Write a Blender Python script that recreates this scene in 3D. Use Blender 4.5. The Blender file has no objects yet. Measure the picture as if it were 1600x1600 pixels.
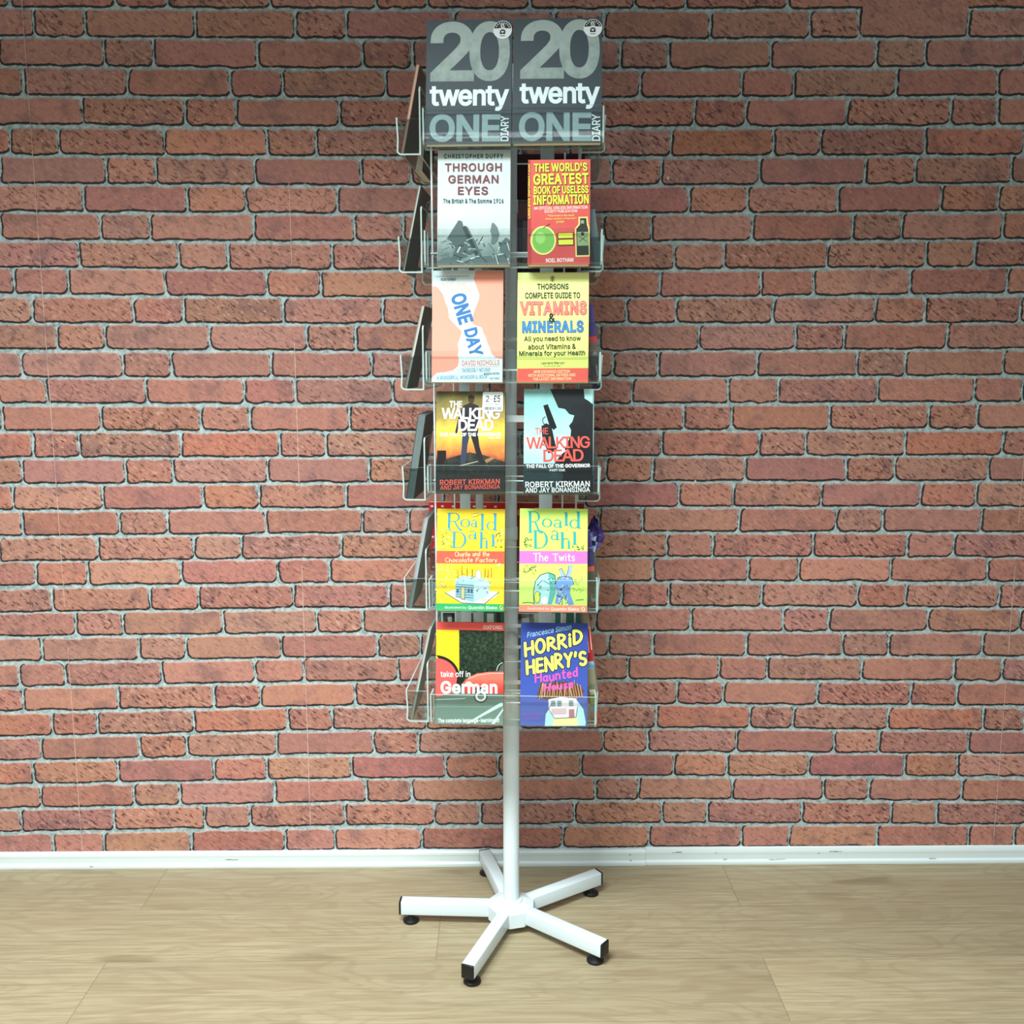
import bpy, bmesh, math, random
import numpy as np
from mathutils import Vector, Matrix

SC = bpy.context.scene
COL = SC.collection
PI = math.pi

# ------------------------------------------------------------------ camera
cam_data = bpy.data.cameras.new('camera')
cam = bpy.data.objects.new('camera', cam_data)
COL.objects.link(cam)
cam_data.sensor_fit = 'HORIZONTAL'
cam_data.sensor_width = 36.0
cam_data.lens = 36.0 * 1551.9 / 1600.0
cam_data.clip_start = 0.02
cam.location = (0.0, -2.1724, 1.1711)
cam.rotation_euler = (PI / 2 - 0.15436, 0.0002, -0.01114)
SC.camera = cam

# ------------------------------------------------------------------ world, lights, exposure
SC.view_settings.view_transform = 'Standard'
SC.view_settings.look = 'None'
SC.view_settings.gamma = 1.0
SC.view_settings.use_curve_mapping = False
SC.view_settings.exposure = 0.0
SC.cycles.transparent_max_bounces = 48
SC.cycles.max_bounces = 8

world = bpy.data.worlds.new('world')
SC.world = world
world.use_nodes = True
wbg = world.node_tree.nodes['Background']
wbg.inputs['Color'].default_value = (0.86, 0.97, 1.0, 1)
wbg.inputs['Strength'].default_value = WORLD_STRENGTH = 0.27


def area(name, loc, rot, sx, sy, power, col, spread=180):
    d = bpy.data.lights.new(name, 'AREA')
    d.shape = 'RECTANGLE'
    d.size, d.size_y = sx, sy
    d.energy = power
    d.color = col
    d.spread = math.radians(spread)
    o = bpy.data.objects.new(name, d)
    o.location = loc
    o.rotation_euler = rot
    COL.objects.link(o)
    return o


# louvred office panels in the ceiling of the room, in front of the papered wall
area('ceiling_panel_light', (-0.55, -1.70, 2.42), (0, 0, 0), 1.2, 0.6, 86, (0.94, 1.0, 0.99), 131)
area('ceiling_panel_light_rear', (-0.2, -3.12, 2.42), (0, 0, 0), 1.9, 0.6, 40, (0.95, 1.0, 1.0), 150)


# ------------------------------------------------------------------ helpers
def lin(c):
    return tuple((x / 12.92 if x <= 0.04045 else ((x + 0.055) / 1.055) ** 2.4) for x in c)


def new_mat(name):
    m = bpy.data.materials.new(name)
    m.use_nodes = True
    nt = m.node_tree
    b = nt.nodes['Principled BSDF']
    return m, nt, b


_mc = {}


def flat(rgb, rough=0.4, metal=0.0, noise=0.0, scale=60.0, spec=0.5, name='paint', bump=0.0):
    """procedural finish: one colour with a little noise in tone"""
    key = (tuple(round(x, 3) for x in rgb), rough, metal, noise, scale, spec, bump)
    if key in _mc:
        return _mc[key]
    m, nt, b = new_mat(name)
    N, L = nt.nodes, nt.links
    c = lin(rgb) + (1,)
    b.inputs['Roughness'].default_value = rough
    b.inputs['Metallic'].default_value = metal
    b.inputs['Specular IOR Level'].default_value = spec
    tc = N.new('ShaderNodeTexCoord')
    nz = N.new('ShaderNodeTexNoise')
    nz.inputs['Scale'].default_value = scale
    nz.inputs['Detail'].default_value = 4
    L.new(tc.outputs['Object'], nz.inputs['Vector'])
    mx = N.new('ShaderNodeMix')
    mx.data_type = 'RGBA'
    a = max(0.015, noise)
    mx.inputs['A'].default_value = tuple(max(0, x * (1 - a)) for x in c[:3]) + (1,)
    mx.inputs['B'].default_value = tuple(min(1, x * (1 + a)) for x in c[:3]) + (1,)
    L.new(nz.outputs['Fac'], mx.inputs['Factor'])
    L.new(mx.outputs['Result'], b.inputs['Base Color'])
    if bump:
        bp = N.new('ShaderNodeBump')
        bp.inputs['Strength'].default_value = bump
        bp.inputs['Distance'].default_value = 0.001
        L.new(nz.outputs['Fac'], bp.inputs['Height'])
        L.new(bp.outputs['Normal'], b.inputs['Normal'])
    _mc[key] = m
    return m


def photo_print(name, stops, scale=40, axis='z', span=(0, 0.2), amount=0.35, stretch=(1, 1, 1), rough=0.45):
    """a printed picture: colour ramp up the cover, broken up by noise"""
    m, nt, b = new_mat(name)
    N, L = nt.nodes, nt.links
    tc = N.new('ShaderNodeTexCoord')
    mp = N.new('ShaderNodeMapping')
    mp.inputs['Scale'].default_value = stretch
    L.new(tc.outputs['Object'], mp.inputs['Vector'])
    nz = N.new('ShaderNodeTexNoise')
    nz.inputs['Scale'].default_value = scale
    nz.inputs['Detail'].default_value = 8
    nz.inputs['Roughness'].default_value = 0.65
    L.new(mp.outputs['Vector'], nz.inputs['Vector'])
    sp = N.new('ShaderNodeSeparateXYZ')
    L.new(tc.outputs['Object'], sp.inputs['Vector'])
    mr = N.new('ShaderNodeMapRange')
    mr.inputs['From Min'].default_value = span[0]
    mr.inputs['From Max'].default_value = span[1]
    L.new(sp.outputs['Z' if axis == 'z' else 'X'], mr.inputs['Value'])
    ad = N.new('ShaderNodeMath')
    ad.operation = 'MULTIPLY_ADD'
    ad.inputs[1].default_value = amount * 2
    sb = N.new('ShaderNodeMath')
    sb.operation = 'SUBTRACT'
    sb.inputs[1].default_value = 0.5
    L.new(nz.outputs['Fac'], sb.inputs[0])
    L.new(sb.outputs[0], ad.inputs[0])
    L.new(mr.outputs['Result'], ad.inputs[2])
    rp = N.new('ShaderNodeValToRGB')
    el = rp.color_ramp.elements
    while len(el) < len(stops):
        el.new(0.5)
    for e, (p, c) in zip(el, stops):
        e.position = p
        e.color = lin(c) + (1,)
    L.new(ad.outputs[0], rp.inputs['Fac'])
    L.new(rp.outputs['Color'], b.inputs['Base Color'])
    b.inputs['Roughness'].default_value = rough
    b.inputs['Specular IOR Level'].default_value = 0.25
    return m


def link(name, me, parent=None, mats=()):
    o = bpy.data.objects.new(name, me)
    COL.objects.link(o)
    for m in mats:
        me.materials.append(m)
    if parent is not None:
        o.parent = parent
    return o


def mesh_obj(name, bm, mats, parent=None, smooth=False):
    me = bpy.data.meshes.new(name)
    bm.normal_update()
    bm.to_mesh(me)
    bm.free()
    if smooth:
        for p in me.polygons:
            p.use_smooth = True
    if not isinstance(mats, (list, tuple)):
        mats = [mats]
    return link(name, me, parent, mats)


def smooth_by_angle(o, deg=40):
    me = o.data
    bm = bmesh.new()
    bm.from_mesh(me)
    for f in bm.faces:
        f.smooth = True
    for e in bm.edges:
        if len(e.link_faces) == 2 and e.calc_face_angle(0) > math.radians(deg):
            e.smooth = False
    bm.to_mesh(me)
    bm.free()


def thing(name, label, cat, loc=(0, 0, 0), rot=(0, 0, 0), group=None):
    o = bpy.data.objects.new(name, None)
    o.empty_display_size = 0.05
    COL.objects.link(o)
    o.location = loc
    o.rotation_euler = rot
    o['label'] = label
    o['category'] = cat
    if group:
        o['group'] = group
    return o


def structure(o, label, cat):
    o['kind'] = 'structure'
    o['label'] = label
    o['category'] = cat
    return o


def box(bm, x0, x1, y0, y1, z0, z1, mi=0, mtx=None):
    vs = [bm.verts.new(v) for v in ((x0, y0, z0), (x1, y0, z0), (x1, y1, z0), (x0, y1, z0),
                                    (x0, y0, z1), (x1, y0, z1), (x1, y1, z1), (x0, y1, z1))]
    if mtx:
        for v in vs:
            v.co = mtx @ v.co
    fs = []
    for q in ((0, 3, 2, 1), (4, 5, 6, 7), (0, 1, 5, 4), (1, 2, 6, 5), (2, 3, 7, 6), (3, 0, 4, 7)):
        f = bm.faces.new([vs[i] for i in q])
        f.material_index = mi
        fs.append(f)
    return vs, fs


def bevel_all(bm, w, seg=2):
    bmesh.ops.bevel(bm, geom=list(bm.edges), offset=w, segments=seg, profile=0.5, affect='EDGES', clamp_overlap=True)


def lathe(bm, prof, n=40, cx=0, cy=0, mi=0):
    rings = []
    for r, z in prof:
        if r < 1e-6:
            rings.append([bm.verts.new((cx, cy, z))])
        else:
            rings.append([bm.verts.new((cx + r * math.cos(2 * PI * i / n), cy + r * math.sin(2 * PI * i / n), z)) for i in range(n)])
    for a, b in zip(rings, rings[1:]):
        for i in range(n):
            j = (i + 1) % n
            if len(a) == 1:
                f = bm.faces.new((a[0], b[j], b[i]))
            elif len(b) == 1:
                f = bm.faces.new((a[i], a[j], b[0]))
            else:
                f = bm.faces.new((a[i], a[j], b[j], b[i]))
            f.material_index = mi
    bmesh.ops.recalc_face_normals(bm, faces=bm.faces)


def tube(bm, pts, r, n=10, mi=0):
    pts = [Vector(p) for p in pts]
    rings = []
    for i, p in enumerate(pts):
        a = pts[max(0, i - 1)]
        b = pts[min(len(pts) - 1, i + 1)]
        d = (b - a).normalized()
        u = d.orthogonal().normalized()
        v = d.cross(u)
        rings.append([bm.verts.new(p + r * (math.cos(2 * PI * k / n) * u + math.sin(2 * PI * k / n) * v)) for k in range(n)])
    for a, b in zip(rings, rings[1:]):
        for i in range(n):
            f = bm.faces.new((a[i], a[(i + 1) % n], b[(i + 1) % n], b[i]))
            f.material_index = mi
    for rg in (rings[0], rings[-1]):
        try:
            bm.faces.new(rg).material_index = mi
        except ValueError:
            pass
    bmesh.ops.recalc_face_normals(bm, faces=bm.faces)


# ------------------------------------------------------------------ the papered wall
# Brick-pattern wallpaper: 11 courses and 53 cm repeat.  Centre heights of the courses at four places
# along the wall, and the joints (mm along the wall) with their place in the repeat.
ROWZ = [(1.9614,1.9625,1.9649,1.9684),(1.9054,1.9048,1.9069,1.9117),(1.8494,1.8472,1.8490,1.8550),(1.7934,1.7895,1.7911,1.7984),(1.7358,1.7323,1.7340,1.7408),(1.6780,1.6743,1.6757,1.6823),(1.6171,1.6156,1.6171,1.6215),(1.5600,1.5571,1.5585,1.5643),(1.5033,1.5001,1.5013,1.5069),(1.4460,1.4426,1.4436,1.4489),(1.3891,1.3838,1.3849,1.3927),(1.3348,1.3268,1.3274,1.3368),(1.2728,1.2713,1.2718,1.2743),(1.2168,1.2138,1.2142,1.2182),(1.1575,1.1565,1.1577,1.1610),(1.1015,1.1001,1.1006,1.1030),(1.0420,1.0408,1.0420,1.0455),(0.9835,0.9844,0.9853,0.9862),(0.9252,0.9279,0.9291,0.9289),(0.8666,0.8710,0.8725,0.8711),(0.8087,0.8144,0.8161,0.8139),(0.7515,0.7574,0.7591,0.7563),(0.6965,0.7023,0.7037,0.7007),(0.6351,0.6448,0.6464,0.6400),(0.5801,0.5868,0.5882,0.5844),(0.5217,0.5293,0.5311,0.5270),(0.4625,0.4731,0.4750,0.4681),(0.4050,0.4151,0.4165,0.4091),(0.3449,0.3580,0.3595,0.3493),(0.2864,0.3001,0.3022,0.2926),(0.2292,0.2407,0.2436,0.2377),(0.1711,0.1834,0.1856,0.1775),(0.1133,0.1254,0.1273,0.1190),(0.0538,0.0643,0.0676,0.0636),(-0.0057,0.0033,0.0079,0.0081),(-0.0651,-0.0577,-0.0518,-0.0474)]
JOINTS = [
"-2306c -2092a -1978b -1776c -1562a -1448b -1246c -1032a -918b -716c -502a -388b -186c 28a 142b 344c 558a 672b 874c 1088a 1202b 1404c 1618a 1732b 1934c 2148a 2262b",
"-2375b -2269c -2059a -1845b -1739c -1529a -1315b -1209c -999a -785b -679c -469a -255b -149c 61a 275b 381c 591a 805b 911c 1121a 1335b 1441c 1651a 1865b 1971c 2181a 2395b",
"-2437b -2216c -2010a -1907b -1686c -1480a -1377b -1156c -954a -849b -625c -420a -316b -96c 110a 214b 433c 639a 741b 967c 1170a 1273b 1494c 1700a 1803b 2024c 2230a 2333b",
"-2404b -2302c -2090a -1874b -1772c -1560a -1344b -1242c -1030a -814b -713c -500a -284b -181c 30a 248b 348c 560a 779b 882c 1090a 1306b 1408c 1620a 1836b 1938c 2150a 2366b",
"-2358b -2148c -2041a -1828b -1618c -1511a -1298b -1088c -984a -769b -558c -450a -237b -28c 79a 291b 502c 610a 825b 1037c 1139a 1352b 1562c 1669a 1882b 2092c 2199a 2412b",
"-2244c -2139a -1926b -1714c -1609a -1396b -1184c -1079a -866b -654c -548a -334b -124c -19a 194b 405c 513a 725b 942c 1041a 1254b 1466c 1571a 1784b 1996c 2101a 2314b",
"-2292c -2078a -1977b -1762c -1548a -1447b -1232c -1020a -918b -700c -487a -384b -172c 42a 143b 358c 573a 673b 892c 1102a 1203b 1418c 1632a 1733b 1948c 2162a 2263b",
"-2414b -2310c -2105a -1884b -1780c -1575a -1354b -1250c -1045a -824b -721c -515a -292b -188c 15a 234b 338c 546a 769b 875c 1079a 1296b 1400c 1605a 1826b 1930c 2135a 2356b",
"-2249c -2128a -1936b -1719c -1598a -1406b -1189c -1068a -875b -658c -536a -343b -129c -8a 184b 399c 522a 715b 934c 1056a 1244b 1461c 1582a 1774b 1991c 2112a 2304b",
"-2432b -2329c -2114a -1902b -1799c -1584a -1372b -1269c -1054a -843b -739c -521a -309b -206c 6a 218b 320c 535a 748b 854c 1070a 1278b 1381c 1596a 1808b 1911c 2126a 2338b 2441c",
"-2275b -2170c -1951a -1745b -1640c -1421a -1215b -1110c -892a -682b -578c -357a -155b -50c 169a 371b 477c 698a 909b 1014c 1229a 1435b 1540c 1759a 1965b 2070c 2289a",
"-2306c -2092a -1978b -1776c -1562a -1448b -1246c -1033a -919b -713c -498a -383b -186c 28a 142b 341c 558a 671b 878c 1088a 1202b 1404c 1618a 1732b 1934c 2148a 2262b",
"-2375b -2269c -2059a -1845b -1739c -1529a -1315b -1209c -1000a -784b -677c -465a -252b -149c 61a 270b 377c 587a 806b 914c 1121a 1335b 1441c 1651a 1865b 1971c 2181a 2395b",
"-2437b -2216c -2010a -1907b -1686c -1480a -1377b -1156c -951a -848b -625c -416a -312b -96c 110a 213b 428c 637a 742b 966c 1170a 1273b 1494c 1700a 1803b 2024c 2230a 2333b",
"-2404b -2302c -2090a -1874b -1772c -1560a -1344b -1242c -1030a -813b -710c -495a -279b -182c 30a 243b 341c 556a 773b 879c 1093a 1306b 1408c 1620a 1836b 1938c 2150a 2366b",
"-2358b -2148c -2041a -1828b -1618c -1511a -1298b -1088c -981a -767b -555c -446a -234b -28c 79a 286b 495c 604a 822b 1033c 1139a 1352b 1562c 1669a 1882b 2092c 2199a 2412b",
"-2244c -2139a -1926b -1714c -1609a -1396b -1184c -1081a -867b -652c -545a -330b -124c -19a 194b 399c 504a 719b 937c 1044a 1254b 1466c 1571a 1784b 1996c 2101a 2314b",
"-2292c -2078a -1977b -1762c -1548a -1447b -1232c -1019a -919b -698c -483a -382b -172c 42a 143b 353c 567a 669b 889c 1105a 1203b 1418c 1632a 1733b 1948c 2162a 2263b",
"-2414b -2310c -2105a -1884b -1780c -1575a -1354b -1250c -1047a -822b -718c -511a -289b -190c 15a 231b 334c 538a 762b 869c 1078a 1296b 1400c 1605a 1826b 1930c 2135a 2356b",
"-2249c -2128a -1936b -1719c -1598a -1406b -1189c -1071a -875b -655c -532a -341b -129c -8a 184b 394c 514a 710b 931c 1054a 1244b 1461c 1582a 1774b 1991c 2112a 2304b",
"-2432b -2329c -2114a -1902b -1799c -1584a -1372b -1269c -1055a -842b -736c -519a -307b -205c 6a 218b 314c 529a 745b 849c 1069a 1278b 1381c 1596a 1808b 1911c 2126a 2338b 2441c",
"-2275b -2170c -1951a -1745b -1640c -1421a -1215b -1110c -892a -681b -576c -355a -155b -50c 169a 369b 472c 696a 907b 1012c 1229a 1435b 1540c 1759a 1965b 2070c 2289a",
"-2306c -2092a -1978b -1776c -1562a -1448b -1246c -1034a -919b -712c -498a -382b -186c 28a 142b 340c 553a 667b 873c 1092a 1202b 1404c 1618a 1732b 1934c 2148a 2262b",
"-2375b -2269c -2059a -1845b -1739c -1529a -1315b -1209c -1002a -784b -675c -464a -251b -149c 61a 270b 376c 586a 802b 912c 1123a 1335b 1441c 1651a 1865b 1971c 2181a 2395b",
"-2437b -2216c -2010a -1907b -1686c -1480a -1377b -1156c -953a -848b -624c -414a -311b -96c 110a 213b 427c 636a 740b 965c 1174a 1273b 1494c 1700a 1803b 2024c 2230a 2333b",
"-2404b -2302c -2090a -1874b -1772c -1560a -1344b -1242c -1033a -815b -710c -495a -279b -182c 30a 242b 343c 555a 774b 879c 1093a 1306b 1408c 1620a 1836b 1938c 2150a 2366b",
"-2358b -2148c -2041a -1828b -1618c -1511a -1298b -1088c -985a -767b -557c -447a -234b -28c 79a 287b 496c 605a 820b 1032c 1143a 1352b 1562c 1669a 1882b 2092c 2199a 2412b",
"-2244c -2139a -1926b -1714c -1609a -1396b -1184c -1084a -869b -653c -547a -332b -124c -19a 194b 401c 507a 722b 937c 1043a 1254b 1466c 1571a 1784b 1996c 2101a 2314b",
"-2292c -2078a -1977b -1762c -1548a -1447b -1232c -1022a -920b -701c -487a -385b -172c 42a 143b 355c 569a 669b 889c 1107a 1203b 1418c 1632a 1733b 1948c 2162a 2263b",
"-2414b -2310c -2105a -1884b -1780c -1575a -1354b -1250c -1051a -828b -720c -514a -293b -190c 15a 233b 336c 541a 766b 870c 1078a 1296b 1400c 1605a 1826b 1930c 2135a 2356b",
"-2249c -2128a -1936b -1719c -1598a -1406b -1189c -1074a -880b -660c -539a -345b -129c -8a 184b 398c 520a 711b 933c 1056a 1244b 1461c 1582a 1774b 1991c 2112a 2304b",
"-2432b -2329c -2114a -1902b -1799c -1584a -1372b -1269c -1061a -847b -742c -524a -313b -208c 6a 218b 318c 535a 747b 853c 1070a 1278b 1381c 1596a 1808b 1911c 2126a 2338b 2441c",
"-2275b -2170c -1951a -1745b -1640c -1421a -1215b -1110c -897a -687b -582c -362a -155b -50c 169a 373b 479c 699a 908b 1015c 1229a 1435b 1540c 1759a 1965b 2070c 2289a",
"-2306c -2092a -1978b -1776c -1562a -1448b -1246c -1040a -923b -720c -503a -388b -186c 28a 142b 344c 560a 673b 878c 1094a 1202b 1404c 1618a 1732b 1934c 2148a 2262b",
"-2375b -2269c -2059a -1845b -1739c -1529a -1315b -1209c -999a -785b -679c -469a -255b -149c 61a 275b 381c 591a 805b 911c 1121a 1335b 1441c 1651a 1865b 1971c 2181a 2395b",
"-2437b -2216c -2010a -1907b -1686c -1480a -1377b -1156c -950a -847b -626c -420a -317b -96c 110a 213b 434c 640a 743b 964c 1170a 1273b 1494c 1700a 1803b 2024c 2230a 2333b"]


random.seed(4)
# tone of each printed brick of the repeat, (course, joint it starts at): rgb, roughness of the print
BR = {
    (0, 0): ((.69, .49, .43), .9), (0, 1): ((.68, .48, .43), .3), (0, 2): ((.70, .52, .46), .5),
    (1, 0): ((.68, .49, .43), .3), (1, 1): ((.63, .48, .43), .7), (1, 2): ((.71, .51, .46), .2),
    (2, 0): ((.66, .48, .44), .6), (2, 1): ((.74, .50, .44), .2), (2, 2): ((.70, .48, .42), .3),
    (3, 0): ((.75, .51, .45), .1), (3, 1): ((.70, .46, .40), 1.0), (3, 2): ((.71, .47, .41), .8),
    (4, 0): ((.69, .48, .41), .9), (4, 1): ((.67, .49, .43), .9), (4, 2): ((.77, .47, .37), .5),
    (5, 0): ((.65, .46, .44), .1), (5, 1): ((.74, .52, .43), .9), (5, 2): ((.68, .50, .45), .7),
    (6, 0): ((.76, .55, .46), .7), (6, 1): ((.66, .42, .41), .2), (6, 2): ((.78, .51, .40), .6),
    (7, 0): ((.71, .48, .42), .3), (7, 1): ((.67, .50, .43), .7), (7, 2): ((.73, .53, .46), .3),
    (8, 0): ((.74, .52, .43), .9), (8, 1): ((.73, .53, .46), .5), (8, 2): ((.68, .47, .43), .8),
    (9, 0): ((.74, .48, .42), .4), (9, 1): ((.79, .56, .45), .4), (9, 2): ((.70, .46, .41), .4),
    (10, 0): ((.73, .51, .45), .7), (10, 1): ((.74, .48, .41), .7), (10, 2): ((.69, .49, .41), .9),
}


def wallpaper_material():
    m, nt, b = new_mat('brick_wallpaper')
    N, L = nt.nodes, nt.links

    def math_(op, a, bb=None, c=None, clamp=False):
        n = N.new('ShaderNodeMath')
        n.operation = op
        n.use_clamp = clamp
        for i, v in enumerate((a, bb, c)):
            if v is None:
                continue
            if isinstance(v, (int, float)):
                n.inputs[i].default_value = v
            else:
                L.new(v, n.inputs[i])
        return n.outputs[0]

    def mix(f, a, c, mode='MIX'):
        n = N.new('ShaderNodeMix')
        n.data_type = 'RGBA'
        n.blend_type = mode
        if isinstance(f, (int, float)):
            n.inputs['Factor'].default_value = f
        else:
            L.new(f, n.inputs['Factor'])
        for k, v in (('A', a), ('B', c)):
            if isinstance(v, tuple):
                n.inputs[k].default_value = v + (1,)
            else:
                L.new(v, n.inputs[k])
        return n.outputs['Result']

    def noise(scale, detail=5, rough=0.6, vec=None, dist=0.0):
        n = N.new('ShaderNodeTexNoise')
        n.inputs['Scale'].default_value = scale
        n.inputs['Detail'].default_value = detail
        n.inputs['Roughness'].default_value = rough
        n.inputs['Distortion'].default_value = dist
        L.new(vec or tc.outputs['Object'], n.inputs['Vector'])
        return n.outputs['Fac']

    def smooth(v, lo, hi):
        n = N.new('ShaderNodeMapRange')
        n.interpolation_type = 'SMOOTHSTEP'
        n.inputs['From Min'].default_value = lo
        n.inputs['From Max'].default_value = hi
        L.new(v, n.inputs['Value'])
        return n.outputs['Result']

    tc = N.new('ShaderNodeTexCoord')
    mp = N.new('ShaderNodeMapping')
    mp.inputs['Scale'].default_value = (62, 1, 185)
    mq = N.new('ShaderNodeMapping')
    mq.inputs['Rotation'].default_value = (0, math.radians(-36), 0)
    L.new(tc.outputs['Object'], mq.inputs['Vector'])
    L.new(mq.outputs['Vector'], mp.inputs['Vector'])

    def attr(n):
        a = N.new('ShaderNodeAttribute')
        a.attribute_name = n
        return a
    bc = attr('brick_tone')
    pr = attr('print')
    rf = attr('roughness_of_print').outputs['Fac']
    sp = N.new('ShaderNodeSeparateColor')
    L.new(pr.outputs['Color'], sp.inputs['Color'])
    mask0, gap_shade0, pale0 = sp.outputs[0], sp.outputs[1], sp.outputs[2]
    fine = noise(260, 6, 0.7)
    mid = noise(85, 6, 0.65)
    big = noise(16, 4, 0.55)
    streak = noise(1.0, 3, 0.55, mp.outputs['Vector'], 0.35)
    # brick face
    tone = math_('MULTIPLY_ADD', mid, 0.55, 0.72)
    tone = math_('MULTIPLY', tone, math_('MULTIPLY_ADD', fine, 0.7, 0.65))
    tn = N.new('ShaderNodeCombineColor')
    for i in range(3):
        L.new(tone, tn.inputs[i])
    c = mix(1.0, bc.outputs['Color'], tn.outputs['Color'], 'MULTIPLY')
    c = mix(math_('MULTIPLY', smooth(big, 0.50, 0.68), 0.55), c, lin((.50, .38, .385)))
    c = mix(math_('MULTIPLY', smooth(noise(11, 3), 0.55, 0.75), 0.35), c, lin((.80, .58, .45)))
    chip = math_('MULTIPLY', smooth(streak, 0.555, 0.635), math_('MULTIPLY_ADD', rf, 0.75, 0.15))
    c = mix(chip, c, lin((.31, .21, .20)))
    lite = math_('MULTIPLY', math_('SUBTRACT', 1.0, smooth(streak, 0.33, 0.43)), math_('MULTIPLY_ADD', rf, 0.55, 0.12))
    c = mix(lite, c, lin((.86, .70, .62)))
    # hairline cracks in the rougher bricks
    vo = N.new('ShaderNodeTexVoronoi')
    vo.feature = 'DISTANCE_TO_EDGE'
    vo.inputs['Scale'].default_value = 34
    wv = N.new('ShaderNodeVectorMath')
    wv.operation = 'MULTIPLY_ADD'
    nv_ = N.new('ShaderNodeTexNoise')
    nv_.inputs['Scale'].default_value = 55
    L.new(tc.outputs['Object'], nv_.inputs['Vector'])
    L.new(nv_.outputs['Color'], wv.inputs[0])
    wv.inputs[1].default_value = (.03, .03, .03)
    L.new(tc.outputs['Object'], wv.inputs[2])
    L.new(wv.outputs[0], vo.inputs['Vector'])
    crack = math_('SUBTRACT', 1.0, smooth(vo.outputs['Distance'], 0.012, 0.05))
    crack = math_('MULTIPLY', crack, smooth(noise(23, 2), 0.52, 0.62))
    c = mix(math_('MULTIPLY', crack, math_('MULTIPLY_ADD', rf, 0.75, 0.0)), c, lin((.20, .13, .13)))
    # highlight coloured into the print on top and right edges; pale nicks too
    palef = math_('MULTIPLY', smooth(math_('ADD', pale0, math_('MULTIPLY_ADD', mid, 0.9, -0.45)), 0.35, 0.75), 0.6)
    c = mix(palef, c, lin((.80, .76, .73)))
    # mortar
    mort = mix(smooth(mid, 0.3, 0.7), lin((.52, .60, .61)), lin((.80, .86, .86)))
    mort = mix(math_('MULTIPLY', smooth(fine, 0.55, 0.75), 0.5), mort, lin((.40, .46, .47)))
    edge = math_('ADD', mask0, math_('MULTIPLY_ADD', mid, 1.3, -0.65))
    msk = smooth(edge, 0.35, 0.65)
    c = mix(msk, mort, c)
    gp = smooth(math_('ADD', gap_shade0, math_('MULTIPLY_ADD', noise(60, 6, 0.7), 1.9, -0.95)), 0.32, 0.72)  # dark printed joint, with shade coloured in below and left of bricks
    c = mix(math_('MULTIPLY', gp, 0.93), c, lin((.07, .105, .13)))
    L.new(c, b.inputs['Base Color'])
    b.inputs['Roughness'].default_value = 0.62
    b.inputs['Specular IOR Level'].default_value = 0.3
    h = math_('SUBTRACT', math_('MULTIPLY', mid, 0.5), math_('MULTIPLY', smooth(streak, 0.55, 0.7), rf))
    bp = N.new('ShaderNodeBump')
    bp.inputs['Strength'].default_value = 0.5
    bp.inputs['Distance'].default_value = 0.0015
    L.new(h, bp.inputs['Height'])
    L.new(bp.outputs['Normal'], b.inputs['Normal'])
    return m


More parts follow.
